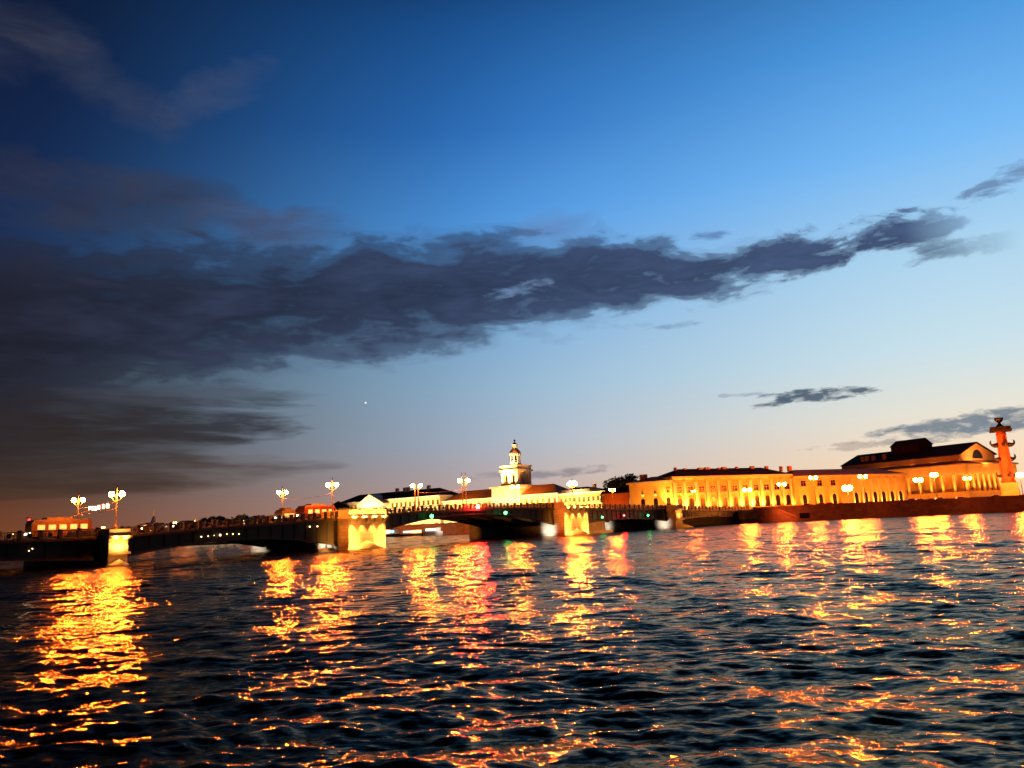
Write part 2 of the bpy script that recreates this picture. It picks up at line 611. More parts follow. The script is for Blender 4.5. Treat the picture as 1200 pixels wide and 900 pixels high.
# ------------------------------------------------------------------ lamps on the bridge
def lamp_parts(t, h, two=True, mast=1.3, gr=.38, gm='globe', armw=.72, arms=None, pole_r=.12):
    mb = MB()
    mb.lathe([(.42, 0), (.42, .25), (.3, .35), (.26, .9), (.34, 1.0), (pole_r * 1.4, 1.15), (pole_r, 1.6), (pole_r * .8, h - .3), (.05, h + mast)], 10)
    mb.build('post', M['post'], t, True)
    mb = MB()
    pos = arms or [(-armw, 0, h), (armw, 0, h)]
    for p in pos:
        mb.tube([(0, 0, h - .9), (p[0] * .55, p[1] * .55, p[2] - .95), (p[0], p[1], p[2] - gr - .02)], [.06, .05, .05], 6)
    mb.build('bracket', M['post'], t, True)
    for p in pos:
        gk = gm if gm != 'globe' or random.random() < .6 else 'globe_dim'
        MB().ball((0, 0, 0), gr * random.uniform(.9, 1.1)).build('globe', M[gk], t, True, loc=p)


NEARY, FARY = UF + .7, UB - .7


def bridge_lamp(px, py, y, label, mast=1.3, two_pole=False, arms=None, hh=None):
    s, z = BR.hit(px, py, y)
    zb = zd(s) + .16
    h = z - zb
    t = thing('bridge_lamp', label, 'street lamp', BR.w(s, y, zb), BR.ang - PI / 2 + .75, 'lamps along the bridge')
    # globes spread roughly along the bridge
    if two_pole:
        for k in (-1, 1):
            mb = MB()
            mb.lathe([(.34, 0), (.34, .3), (.2, .5), (.13, 1.2), (.11, h), (.05, h + mast)], 10, c=(k * .36, 0))
            mb.build('post', M['post'], t, True)
            mb = MB()
            mb.tube([(k * .4, 0, h - .8), (k * .75, 0, h - .75), (k * .9, 0, h - .4)], .05, 6)
            mb.build('bracket', M['post'], t, True)
            MB().ball((0, 0, 0), .38).build('globe', M['globe'], t, True, loc=(k * .9, 0, h))
    else:
        lamp_parts(t, h, mast=mast, arms=arms)
    return t


bl = [(92, 586, FARY, 'twin globe lamp beyond the lit trolleybus at the far left of the bridge', {}),
      (137, 579, NEARY - 1.6, 'twin globe lamp on the small yellow pier at the left', {}),
      (331, 577, FARY, 'twin globe lamp left of the lit white and red bus on the bridge', {}),
      (389.5, 568, NEARY - 1.2, 'twin globe lamp at the left shoulder of the biggest bright pier', {}),
      (488, 569, FARY - 6, 'twin post lamp over the left half of the middle arch', dict(two_pole=True, mast=.3)),
      (543.5, 563, NEARY, 'tall twin post lamp with two spikes over the crown of the middle arch', dict(two_pole=True, mast=1.7)),
      (604, 570.5, FARY - 4, 'twin globe lamp in front of the white tower base', {}),
      (670.5, 566.5, NEARY - 1.0, 'candelabra lamp with five globes on the second large pier',
       dict(arms=[(-.95, 0, 6.0), (-.45, .3, 6.35), (.0, -.3, 6.0), (.45, .3, 6.35), (.95, 0, 6.0)])),
      (717.5, 574, FARY, 'twin globe lamp before the dark trees at the island end of the bridge', {})]
lamps = []
for px, py, y, lb, kw in bl:
    if 'arms' in kw:
        s, z = BR.hit(px, py, y)
        h = z - zd(s) - .16
        kw = dict(arms=[(a, b, c - 6.1 + h) for a, b, c in kw['arms']])
    lamps.append(bridge_lamp(px, py, y, lb, **kw))


def wire(p, q, sag, label):
    p, q = Vector(p), Vector(q)
    mb = MB()
    n = 14
    mb.tube([p.lerp(q, i / n) - Vector((0, 0, sag * 4 * (i / n) * (1 - i / n))) - p for i in range(n + 1)], .035, 5)
    o = mb.build('overhead_wire', M['wire'], loc=p)
    return tag(o, label, 'wire', 'overhead wires on the bridge')


def lp(i, dz):
    return lamps[i].location + Vector((0, 0, dz))


wire(lp(0, 4.6), lp(1, 4.6), .3, 'span wire with small lit signs between the two leftmost lamps')
wire(lp(0, 3.5), lp(1, 3.6), .2, 'bare span wire below the lit signs at the far left')
wire(lp(2, 4.4), lp(3, 4.4), .5, 'span wire between the lamp by the red bus and the lamp on the biggest pier')
wire(lp(4, 4.4), lp(5, 4.2), .3, 'span wire above the crown of the middle arch')
p, q = lp(0, 4.6), lp(1, 4.6)
for i, f in enumerate((.42, .58, .7, .8)):
    P = p.lerp(q, f)
    t = thing('hanging_sign', ['wide lit sign hung on the span wire, nearest the left lamp', 'second small lit sign on the span wire from the left',
                               'third small lit sign on the span wire from the left', 'small lit sign on the span wire nearest the right lamp'][i],
              'sign', P - Vector((0, 0, .45)), .5, 'lit signs on the span wire')
    w = .62 if i == 0 else .22
    MB().box(-w, w, -.06, .06, -.36, .36).build('housing', M['post'], t)
    MB().box(-w + .05, w - .05, -.075, -.062, -.31, .31).build('lit_face', M['signlit'], t)
    MB().tube([(0, 0, .36), (0, 0, .6)], .02, 5).build('hanger', M['post'], t)


def nav(px, py, col, label, r=.3, box=False):
    s, z = BR.hit(px, py, UF - .6)
    t = thing('signal_light', label, 'signal light', BR.w(s, UF - .6, z), BR.ang, 'navigation lights on the bridge')
    mb = MB()
    mb.box(-.45, .45, .12, .3, -.45, .5)
    mb.tube([(0, .2, -.44), (0, .2, -.9)], .06, 6)
    mb.prismx([(.12, .5), (-.35, .42), (-.35, .36), (.12, .42)], -.3, .3)
    mb.build('backplate', M['rail'], t)
    MB().ball((0, 0, 0), r).build('lens', M[('navred' if r > .3 else 'navred_small') if col == 'r' else 'navgreen'], t, True)


nav(560, 593.8, 'r', 'big red signal light on the parapet over the middle arch', .34)
nav(506, 605, 'g', 'green signal light at the left above the crown of the middle arch')
nav(592.5, 601, 'g', 'green signal light on the right half of the middle arch')
nav(706, 606, 'g', 'small green signal light just right of the second large pier', .2)
nav(731.5, 604, 'r', 'red signal light between two green ones on the fourth span', .16)
nav(759.5, 604, 'g', 'faint green signal light on the fourth span near the lattice span', .2)

for i, (px, py) in enumerate(((236, 629), (244, 628.3), (251, 627.4), (258, 627), (266, 625.8), (273, 625.7), (280, 625.8), (363, 617.2), (372, 616.8), (38, 643), (34, 645.5))):
    s, z = BR.hit(px, py, UF - .3)
    t = thing('marker_lamp', ['leftmost of the seven small lamps in a row on the dark second span', 'second small lamp from the left of the row on the dark second span',
                              'third and dimmest small lamp of the row on the dark second span', 'biggest and brightest small lamp of the row on the dark second span',
                              'fifth small lamp from the left of the row on the dark second span', 'sixth small lamp from the left of the row on the dark second span',
                              'rightmost of the seven small lamps in a row on the dark second span', 'left one of two small lamps beside the biggest pier',
                              'right one of two small lamps beside the biggest pier', 'upper small lamp on the dark first span at the far left', 'lower small lamp on the dark first span at the far left'][i],
              'lamp', BR.w(s, UF - .3, z), BR.ang, 'small lamps on the dark side of the bridge')
    r = (.09, .07, .05, .15, .07, .08, .08, .12, .11, .07, .06)[i]
    MB().ball((0, 0, 0), r, 8, 5).build('bulb', M['bulb'], t, True)
    MB().box(-.1, .1, .16, .28, -.12, .16).build('fitting', M['rail'], t)


# ------------------------------------------------------------------ vehicles
def wheels(t, xs, y, r=.33, w=.22):
    for x in xs:
        for s in (-1, 1):
            mb = MB()
            n = 14
            mb.prism([(r * math.cos(2 * PI * k / n), r * math.sin(2 * PI * k / n)) for k in range(n)], -w / 2, w / 2)
            mb.build('wheel', M['tyre'], t, loc=(x, s * y, r))


def car(label, pm, group=None):
    t = thing('parked_car', label, 'car', (0, 0, 0), 0, group)
    mb = MB()
    W = .88
    low = [(-2.15, .35), (-2.2, .75), (-1.9, .9), (1.0, .92), (2.05, .75), (2.15, .5), (2.1, .32)]
    mb.prism(low, -W, W)
    cab = [(-1.75, .905), (-1.2, 1.42), (.25, 1.45), (1.05, .925)]
    n = len(cab)
    vs = [(x, -(W - .02 - (.2 if z > 1 else 0)), z) for x, z in cab] + [(x, W - .02 - (.2 if z > 1 else 0), z) for x, z in cab]
    mb.add(vs, [(0, 1, 2, 3), (7, 6, 5, 4), (0, 4, 5, 1), (1, 5, 6, 2), (2, 6, 7, 3), (3, 7, 4, 0)])
    mb.build('body', M[pm], t)
    for s in (-1, 1):
        g = MB()
        q = [(-1.5, .97), (-1.1, 1.36), (.2, 1.38), (.8, .97)]
        g.add([(x, s * (W + .01 - (z - .9) * .36), z) for x, z in q], [(0, 1, 2, 3)])
        g.build('side_window', M['carglass'], t)
    g = MB()
    g.add([(1.06, -.72, .96), (1.06, .72, .96), (.31, .6, 1.42), (.31, -.6, 1.42)], [(0, 1, 2, 3)])
    g.build('windscreen', M['carglass'], t)
    wheels(t, (-1.35, 1.3), .8)
    for s in (-1, 1):
        MB().ball((0, 0, 0), .11, 8, 5).build('headlight', M['headlight'], t, True, loc=(2.09, s * .62, .62))
        MB().box(-.03, .03, -.1, .1, -.06, .06).build('taillight', M['taillight'], t, loc=(-2.2, s * .65, .74))
    return t


def bus(name, label, L, H, pm, roofm, px0, px1, py, y, poles=False, cat='bus', rev=False):
    sa = BR.hit(px0, py, y)[0]
    sb = BR.hit(px1, py, y)[0]
    L = sb - sa
    s = (sa + sb) / 2
    t = thing(name, label, cat, BR.w(s, y, zd(s) + .035), BR.ang)
    W = 1.25
    mb = MB()
    mb.prism([(-L / 2, .35), (-L / 2, H - .5), (-L / 2 + .2, H - .2), (L / 2 - .25, H - .2), (L / 2, H - .9), (L / 2, .35)], -W, W)
    mb.build('body', M[pm], t)
    mb = MB()
    mb.box(-L / 2 + .3, L / 2 - .4, -W + .1, W - .1, H - .198, H)
    mb.box(-L / 4, L / 6, -W + .35, W - .35, H + .002, H + .3)
    mb.build('roof', M[roofm], t)
    n = int(L / 1.5)
    first = {}
    for i in range(n):
        x = -L / 2 + .5 + (L - 1.0) * (i + .5) / n
        for sgn in (-1, 1):
            if sgn not in first:
                first[sgn] = MB().box(-.5 - .06 * sgn, .5, sgn * (W + .004), sgn * (W + .02), -.34, .34).build('window', M['busglow'], t, loc=(x, 0, H - 1.1))
            else:
                share(first[sgn], (x, 0, H - 1.1), t)
    wheels(t, (-L / 3, L / 3), W - .15, .48, .3)
    for sgn in (-1, 1):
        MB().ball((0, 0, 0), .16, 8, 5).build('headlight', M['headlight'], t, True, loc=(-L / 2 - .02, sgn * .85, .8))
    if poles:
        mb = MB()
        for k in (-.3, .3):
            mb.tube([(L / 6, k, H + .25), (L / 2 + .6, k, H + 1.5)], .06, 6)
        mb.build('trolley_pole', M['post'], t)
    return t


tb = bus('trolleybus', 'yellow lit trolleybus with raised poles on the far left of the bridge', 12, 2.75, 'busbody', 'busyellow', 33, 104, 622, 14, True, 'trolleybus')
b2 = bus('city_bus', 'red bus with a white roof and lit windows left of the biggest pier', 10, 2.5, 'busred', 'busroof', 352, 389, 606, 9)
b3 = bus('minibus', 'small white bus with rounded roof beside the third lamp from the left', 6, 2.2, 'busroof', 'busroof', 326, 343, 607, 16)

car0 = car('dark car with bright headlights crossing the second span of the bridge', 'cardark')
s, z = BR.hit(216, 619, 8)
car0.name = 'moving_car'
car0.location = BR.w(s, 8, zd(s) + .035)
car0.rotation_euler.z = BR.ang + PI
c2 = dup(car0)
s, z = BR.hit(300, 612, 10)
c2.location = BR.w(s, 10, zd(s) + .035)
c2['label'] = 'dark car near the middle of the second span, under the far trees'
c3 = dup(car0)
s, z = BR.hit(180, 619, 10)
c3.location = BR.w(s, 10, zd(s) + .035)
c3['label'] = 'dark car just right of the small yellow pier, below the distant spire'
for c in (car0, c2, c3):
    c['group'] = 'cars crossing the bridge'

# traffic light at the far left
s, z = BR.hit(34, 610, FARY)
t = thing('traffic_light', 'traffic light showing red behind the left end of the trolleybus', 'traffic light', BR.w(s, FARY, zd(s) + .16), BR.ang)
h = z - zd(s) - .16
MB().lathe([(.12, 0), (.09, .2), (.08, h + .5)], 8).build('post', M['post'], t)
MB().box(-.25, .25, -.2, .2, h - .9, h + .5).build('housing', M['rail'], t)
MB().ball((0, 0, 0), .2, 8, 5).build('lens', emat('traffic_red', (1, .03, .03), 6), t, True, loc=(-.1, -.28, h + .1))
MB().ball((0, 0, 0), .34, 8, 5).build('lens', M['headlight'], t, True, loc=(-.1, -.3, h - 1.1))

# ------------------------------------------------------------------ land and quays
G = 4.4
QL, QR = Vector((83, 272.5, 0)), Vector((167, 252, 0))
qd = (QR - QL).normalized()
QE = QL + qd * 330
FA = BR.w(AB[0] + .5, 30)       # far corner of the abutment
b0 = BR.ay
BK1 = FA + b0 * 900
abr = BR.w(AB[1] + .5, .5)
poly = [QL, QE, Vector((1400, 300, 0)), Vector((1400, 2600, 0)), Vector((-1500, 2600, 0)), BK1 + b0 * 600, FA, BR.w(AB[0] + .5, 1.0)]
mb = MB()
mb.slab([(p.x, p.y) for p in poly], -3, G - .02)
land = struct(mb.build('ground', M['land']))


def quay(p, q, label, m='quay', stairs=False):
    f = frame2(p, q)
    L = (Vector(q) - Vector(p)).length
    t = thing('embankment_wall', label, 'embankment wall', f.o, f.ang)
    mb = MB()
    mb.prismx([(-.9, -3), (-.25, G - .3), (1.2, G - .3), (1.2, -3)], 0, L)
    mb.build('wall', M[m], t)
    MB().box(-.0, L, -.45, 1.2, G - .298, G + .02).build('coping', M[m], t)
    mb = MB()
    mb.box(0, L, .0, .45, G + .022, G + .75)
    n = int(L / 9)
    for i in range(n + 1):
        x = L * i / n
        mb.box(x - .6, x + .6, -.12, .57, G + .022, G + .95)
    mb.build('parapet', M[m], t)
    return t, f


qw, QF = quay(QL - qd * 2, QE, 'red granite embankment wall along the spit right of the bridge')
qb, BF = quay(BK1, FA, 'granite embankment wall of the far bank behind the bridge arches')
# ramp on the spit quay
x0 = QF.hit(886, 600, -3)[0]
x1 = QF.hit(936, 606, -3)[0]
t = thing('quay_ramp', 'sloping granite ramp descending to the water beside the bridge end', 'ramp', QF.o, QF.ang)
MB().prism([(x0, -2.5), (x0, G + .3), (x0 + 5, G + .3), (x1, .6), (x1 + 6, .4), (x1 + 6, -2.5)], -4.0, -.95).build('ramp_body', M['quay'], t)
MB().prism([(x0 + 5, G + .3), (x0 + 5, G + 1.0), (x1, 1.4), (x1, .6)], -4.3, -3.9).build('ramp_parapet', M['quay'], t)
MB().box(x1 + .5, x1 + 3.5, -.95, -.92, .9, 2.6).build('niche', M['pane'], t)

# quay roads
mb = MB()
mb.add([(0, 6, G - .002), (330, 6, G - .002), (330, 15, G - .002), (0, 15, G - .002)], [(0, 1, 2, 3)])
o = struct(mb.build('road', M['asphalt']))
o.location = QF.o
o.rotation_euler.z = QF.ang

# ------------------------------------------------------------------ buildings
def arch_poly(w, h, n=8):
    return [(-w, 0), (w, 0)] + [(w * math.cos(PI * k / n), h - w + w * math.sin(PI * k / n)) for k in range(n + 1)]


def window_proto(parent, w, h, arch=False, lit=False, loc=(0, 0, 0), sur=True):
    """surround proud of the wall with a dark pane inside"""
    fr = MB()
    if arch:
        P = arch_poly(w, h)
        Q = arch_poly(w + .35, h + .35)
        Q = [(x, z - (.0 if z > 0 else 0)) for x, z in Q]
        n = len(P)
        vs = [(x, -.22, z) for x, z in P] + [(x, -.22, z) for x, z in Q] + [(x, 0.05, z) for x, z in P] + [(x, .05, z) for x, z in Q]
        fs = []
        for i in range(n):
            j = (i + 1) % n
            fs += [(i, j, n + j, n + i), (i, 2 * n + i, 2 * n + j, j), (n + i, n + j, 3 * n + j, 3 * n + i)]
        fr.add(vs, fs)
        pv = MB().prism(P, -.05, .06)
    else:
        fr.box(-w - .25, -w, -.2, .05, -.2, h + .2)
        fr.box(w, w + .25, -.2, .05, -.2, h + .2)
        fr.box(-w - .35, w + .35, -.3, .05, h + .2, h + .45)
        fr.box(-w - .35, w + .35, -.3, .05, -.45, -.2)
        pv = MB().box(-w, w, -.05, .06, 0, h)
        fr.box(-.04, .04, -.1, .0, 0, h)
        fr.box(-w, w, -.1, .0, h * .6, h * .6 + .08)
    o = fr.build('window', M['frame'], parent, loc=loc)
    p = pv.build('pane', M['litpane' if lit else 'pane'], o)
    return o


def wshare(proto, loc, parent):
    c = dup(proto, parent)
    c.location = loc
    return c


def hip_roof(L, D, z0, h, ov=.5, hip=None):
    hip = D / 2 if hip is None else hip
    mb = MB()
    v = [(-ov, -ov, z0), (L + ov, -ov, z0), (L + ov, D + ov, z0), (-ov, D + ov, z0), (hip, D / 2, z0 + h), (L - hip, D / 2, z0 + h)]
    mb.add(v, [(0, 1, 5, 4), (2, 3, 4, 5), (1, 2, 5), (3, 0, 4), (3, 2, 1, 0)])
    return mb


# ---- 1. yellow museum building with giant pilasters, on the spit
YL = at(790, 590, 320)
YR = at(1062, 590, 366)
yf = frame2(YL, YR)
LY = (Vector((YR.x, YR.y, 0)) - yf.o).length
zc = yf.hit(860, 559.5)[1]
print('YELLOW len', LY, 'cornice', zc)
yb = thing('long_museum', 'long yellow building with floodlit giant pilasters and dark roof behind the bridge end', 'building', yf.o, yf.ang)
DY = 17
xA = yf.hit(928, 570)[0]        # end of the pilaster wing
xB = yf.hit(998, 570)[0]        # end of the plain wing
mb = MB()
mb.box(0, xA, 0, DY, G - .5, zc)
mb.box(xA + .002, LY, -1.2, DY - .1, G - .5, zc - .8)
wall = mb.build('wall', M['yellow'], yb)
MB().box(-.6, xA + .3, -.9, DY + .6, zc + .002, zc + .9).build('cornice', M['cream'], yb)
MB().box(xA + .31, LY + .5, -2.0, DY, zc - .798, zc - .1).build('cornice', M['cream'], yb)
h = hip_roof(xA, DY, zc + .902, 3.6)
rf = h.build('roof', M['roof'], yb)
h = hip_roof(LY - xA, DY, zc - .098, 3.2)
rf2 = h.build('roof', M['roof_rust'], yb, loc=(xA + .35, -.5, 0))
for px in (792, 803, 821, 829, 843, 849, 864, 882, 899, 916, 926):
    x = yf.hit(px, 556, 8)[0]
    hgt = .3 + .7 * ((px * 7) % 5) / 5
    wd = .4 + .6 * ((px * 3) % 4) / 3
    MB().box(x - wd, x + wd, 7.4, 8.8, zc + 2.6, zc + 4.3 + hgt).build('chimney', M['brickch'], rf)
nb = 11
bw = xA / nb
pil = MB()
pil.box(-.75, .75, -.65, -.002, G, G + 1.2)
pil.box(-.6, .6, -.5, -.002, G + 1.2, zc - 1.9)
pil.box(-.8, .8, -.7, -.002, zc - 1.9, zc - 1.2)
pl0 = pil.build('pilaster', M['cream'], yb, loc=(bw * .02 + .8, 0, 0))
for i in range(1, nb + 1):
    share(pl0, (bw * i - .1 if i < nb else xA - .85, 0, 0), yb)
wa = window_proto(yb, 1.15, 4.6, True, loc=(bw * .5, 0, G + 1.6))
wb = window_proto(yb, 1.3, 2.3, False, loc=(bw * .5, 0, zc - 5.6), sur=False)
for i in range(1, nb):
    wshare(wa, (bw * (i + .5), 0, G + 1.6), yb)
    wshare(wb, (bw * (i + .5), 0, zc - 5.6), yb)
for px in (942, 961, 977):
    x = yf.hit(px, 575, -1.2)[0]
    wshare(wa, (x, -1.2, G + 1.2), yb)
    wshare(wb, (x, -1.2, zc - 4.6), yb)
x = yf.hit(982, 578, -1.2)[0]
x2 = yf.hit(997, 578, -1.2)[0]
MB().box(x, x2, -2.6, -1.202, G, G + 5.2).build('annex', M['yellow'], yb)
xs_ = []
for px in (1003, 1014, 1025, 1035, 1045, 1055):
    x = yf.hit(px, 578, -1.2)[0]
    xs_.append(x)
    wshare(wa, (x, -1.2, G + 1.4), yb)
    share(pl0, (x - 1.9, -1.2, -.8), yb)
# lights at the feet of the pilasters, between the windows
for i in range(nb):
    k = (3.2, 2.6, 1.0, .6, .6, 1.0, 2.6, 2.8, 1.1, .8, .7)[i]
    for f in (.12, .88):
        spot(yf.w(bw * (i + f), -1.7, G + .3), yf.w(bw * (i + f), -.2, G + 5.0), 2600 * k, WARM, 54, .9)
    spot(yf.w(bw * (i + .5), -9, G + .5), yf.w(bw * (i + .5), 0, G + 9), 800 * min(k, 1.1), WARM, 100, .9)
for px in (942, 961, 977, 1003, 1014, 1025, 1035, 1045, 1055):
    x = yf.hit(px, 578, -1.2)[0]
    for d in (-1.6, 1.6):
        spot(yf.w(x + d, -2.6, G + .5), yf.w(x + d * .5, -1.3, G + 4.2), 1300, WARM, 60, .9)
for x in np.linspace(xA + 6, LY - 5, 6):
    spot(yf.w(x, -12, G + .5), yf.w(x, 0, G + 9), 900, WARM, 100, .9)

# end pavilion with three arched windows
PL = at(738.5, 590, 331)
pf = frame2(PL, YL + Vector((-.5, -.5, 0)))
LP = (Vector((YL.x - .5, YL.y - .5, 0)) - pf.o).length
pav = thing('end_pavilion', 'plain yellow pavilion with three arched windows at the left end of the long building', 'building', pf.o, pf.ang)
zp = pf.hit(760, 566.5)[1]
MB().box(0, LP - .1, 0, 14, G - .5, zp).build('wall', M['yellow'], pav)
MB().box(-.8, LP + .2, -.9, 14.6, zp + .002, zp + .75).build('cornice', M['cream'], pav)
r = hip_roof(LP, 14, zp + .752, 2.2).build('roof', M['roof_rust'], pav)
MB().box(2.2, 5.0, 6, 7.6, zp + .9, zp + 4.2).build('chimney', M['brickch'], r)
wv = None
for px in (754, 769, 784):
    x = pf.hit(px, 590)[0]
    if wv is None:
        zv = pf.hit(754, 584.5)[1] - 3.6
        wv = window_proto(pav, .95, 3.6, True, loc=(x, 0, zv))
        wu = window_proto(pav, .5, 1.0, False, loc=(x, 0, zv + 5.6))
    else:
        wshare(wv, (x, 0, zv), pav)
        wshare(wu, (x, 0, zv + 5.6), pav)
    spot(pf.w(x, -1.0, zv + 3.5), pf.w(x, -.1, zv + 5.2), 300, WARM, 60, .9)
    spot(pf.w(x, -12, G + .5), pf.w(x, 0, G + 7), 2000, WARM, 100, .9)
spot(pf.w(LP - 2, -3, G + 3), pf.w(LP - 1.5, 0, G + 8), 5200, WARM, 90, .9)

# ---- 2. temple-fronted exchange
CX = at(1138, 588, 392)
ef = Frame((CX.x, CX.y, 0), math.atan2(.49, .873))
ex = thing('exchange_temple', 'large temple-like hall with orange-lit columns all round and a dark gabled roof', 'building', ef.o, ef.ang)
WX, DX = 44.0, 84.0
zen = ef.hit(1138, 544.5)[1]
zct = ef.hit(1142, 554.5)[1]
zcb = ef.hit(1145, 575)[1]
print('EXCH', zcb, zct, zen)
MB().box(0, WX, 0, DX, G - .5, zcb).build('podium', M['bourse'], ex)
MB().box(0, WX, 0, DX, zct, zen).build('entablature', M['bourse'], ex)
MB().box(-.9, WX + .9, -.9, DX + .9, zen + .002, zen + .8).build('cornice', M['bourse'], ex)
IN = 6.5
colm = MB()
hc = zct - zcb
colm.lathe([(1.05, 0), (1.05, .4), (.85, .5), (.84, hc * .4), (.7, hc - .8), (.95, hc - .5), (.95, hc - .01)], 14)
c0 = colm.build('column', M['bourse'], ex, True, loc=(1.4, 1.4, zcb + .002))
for i in range(1, 10):
    share(c0, (1.4 + (WX - 2.8) * i / 9, 1.4, zcb + .002), ex)
for i in range(1, 14):
    share(c0, (1.4, 1.4 + (DX - 2.8) * i / 13, zcb + .002), ex)
# cella
zev = ef.hit(1132, 531.5, IN)[1] if False else at(1132, 531.5, 399).z
zap = at(1153, 518, 405).z
print('CELLA', zev, zap)
ce = MB()
ce.box(IN, WX - IN, IN, DX - IN, zcb + .002, zev)
cel = ce.build('wall', M['bourse'], ex)
gm = MB()
gm.prism([(IN, zev + .002), (WX - IN, zev + .002), (WX / 2, zap)], IN, IN + 1.0)
gb = gm.build('gable', M['bourse'], ex)
gp = MB().prism([(WX / 2 + 4.6 * math.cos(PI * k / 12), zev - 2.2 + 4.6 * math.sin(PI * k / 12)) for k in range(13)], IN - .06, IN + .02)
gp.build('thermal_window', M['pane'], gb)
rm = MB()
ov = .9
for sgn, (xa, xb) in ((0, (IN - ov, WX / 2)), (1, (WX - IN + ov, WX / 2))):
    za = zev - .35
    rm.add([(xa, IN - ov, za), (xb, IN - ov, zap + .1), (xb, DX - IN, zap + .1), (xa, DX - IN, za),
            (xa, IN - ov, za + .5), (xb, IN - ov, zap + .6), (xb, DX - IN, zap + .6), (xa, DX - IN, za + .5)],
           [(0, 1, 2, 3), (7, 6, 5, 4), (0, 4, 5, 1), (2, 6, 7, 3), (0, 3, 7, 4), (1, 5, 6, 2)])
rx = rm.build('roof', M['roof'], ex)
# raised lantern on the ridge
y0 = 34
lz0 = zap - 3.0
lz1 = at(1060, 523, 440).z
lz2 = at(1078, 514.5, 440).z
lx = WX / 2
lm = MB()
lm.box(lx - 6, lx + 6, y0, y0 + 17, lz0, lz1)
lan = lm.build('roof_lantern', M['roof'], ex)
lm = MB()
lm.prism([(lx - 6.6, lz1 + .002), (lx + 6.6, lz1 + .002), (lx, lz2)], y0 - .6, y0 + 17.6)
lm.build('lantern_roof', M['roof'], lan)
# lean-to roofs of the colonnade
le = MB()
zl = zen + .81
le.add([(-.8, -.8, zl), (WX + .8, -.8, zl), (WX - IN + .1, IN - .1, zl + 1.9), (IN - .1, IN - .1, zl + 1.9), (-.8, DX, zl), (IN - .1, DX, zl + 1.9)],
       [(0, 1, 2, 3), (0, 3, 5, 4)])
le.build('lean_to_roof', M['roof_rust'], ex)
# chimneys on the long roof
for yy in (50, 57, 61, 64):
    MB().box(IN + 2, IN + 3.6, yy, yy + 1.6, zev + 1, zev + 4.2).build('chimney', M['brickch'], rx)
for i in range(10):
    x = 1.4 + (WX - 2.8) * i / 9
    spot(ef.w(x, -3.0, zcb - 1.0), ef.w(x, 1.0, zcb + 6.0), 5200, WARM, 60, .9)
for i in range(8):
    y = 1.4 + (DX - 2.8) * i / 13
    spot(ef.w(-3.4, y, zcb - 1.5), ef.w(1.0, y, zcb + 6.0), 4200 if i < 5 else 2200, WARM, 70, .9)
for i in range(4):
    y = 5 + i * 15
    spot(ef.w(-14, y, G + 1), ef.w(2, y, G + 11), 3500, SOD, 110, .9)
    spot(ef.w(1.5, y, zen + 1.3), ef.w(IN, y, zev - 1), 2000, (1, .30, .04), 150, .9)
    spot(ef.w(4 + i * 11, -14, G + 1), ef.w(4 + i * 11, 0, G + 11), 2500, SOD, 110, .9)
spot(ef.w(WX * .3, -6, zen + 2), ef.w(WX * .42, IN, zev + 2), 9000, (1, .32, .05), 110, .9)

# ---- 3. rostral column
RC = at(1184, 580, 300)
rc = thing('rostral_column', 'tall terracotta rostral column with ship prows and a dark dish on top', 'column', (RC.x, RC.y, 0), -.5)
zT = at(1172.5, 489.5, 300).z
zdish = at(1174, 503, 300).z
print('ROSTRAL', zT, zdish, G)
mb = MB()
mb.box(-3.4, 3.4, -3.4, 3.4, G - .4, G + 1.2)
mb.box(-2.9, 2.9, -2.9, 2.9, G + 1.2, G + 5.2)
mb.box(-3.2, 3.2, -3.2, 3.2, G + 5.2, G + 5.8)
mb.build('plinth', M['bourse'], rc)
mb = MB()
mb.lathe([(2.5, G + 5.802), (2.5, G + 6.3), (2.1, G + 6.9), (2.0, G + 14), (1.65, zdish - 2.4), (1.9, zdish - 2.0), (1.6, zdish - 1.7), (1.75, zdish - .9)], 24)
mb.build('shaft', M['terracotta'], rc, True)
mb = MB()
mb.box(-3.6, 3.6, -3.6, 3.6, zdish - .898, zdish - .1)
mb.box(-3.1, 3.1, -3.1, 3.1, zdish - .098, zdish + .5)
for a in (-3.3, 3.3):
    mb.box(-3.3, 3.3, a - .05, a + .05, zdish + .1, zdish + .9)
    mb.box(a - .05, a + .05, -3.3, 3.3, zdish + .1, zdish + .9)
mb.build('capital', M['bronze'], rc)
mb = MB()
mb.lathe([(1.5, zdish + .502), (1.2, zdish + 1.4), (.55, zdish + 2.0), (.5, zT - 1.9), (.9, zT - 1.6), (1.5, zT - .8), (1.55, zT - .1), (1.2, zT)], 14)
mb.build('brazier', M['bronze'], rc, True)


def prow(mb, ang, z, sc_, r):
    ca, sa = math.cos(ang), math.sin(ang)
    pts = [(r - .4, 0), (r + .9 * sc_, -.1), (r + 1.7 * sc_, .1), (r + 2.2 * sc_, .7 * sc_), (r + 2.1 * sc_, 1.5 * sc_), (r + 1.8 * sc_, 2.0 * sc_)]
    rr = [1.0 * sc_, .85 * sc_, .55 * sc_, .38 * sc_, .28 * sc_, .1]
    mb.tube([(ca * d, sa * d, z + q) for d, q in pts], rr, 8)


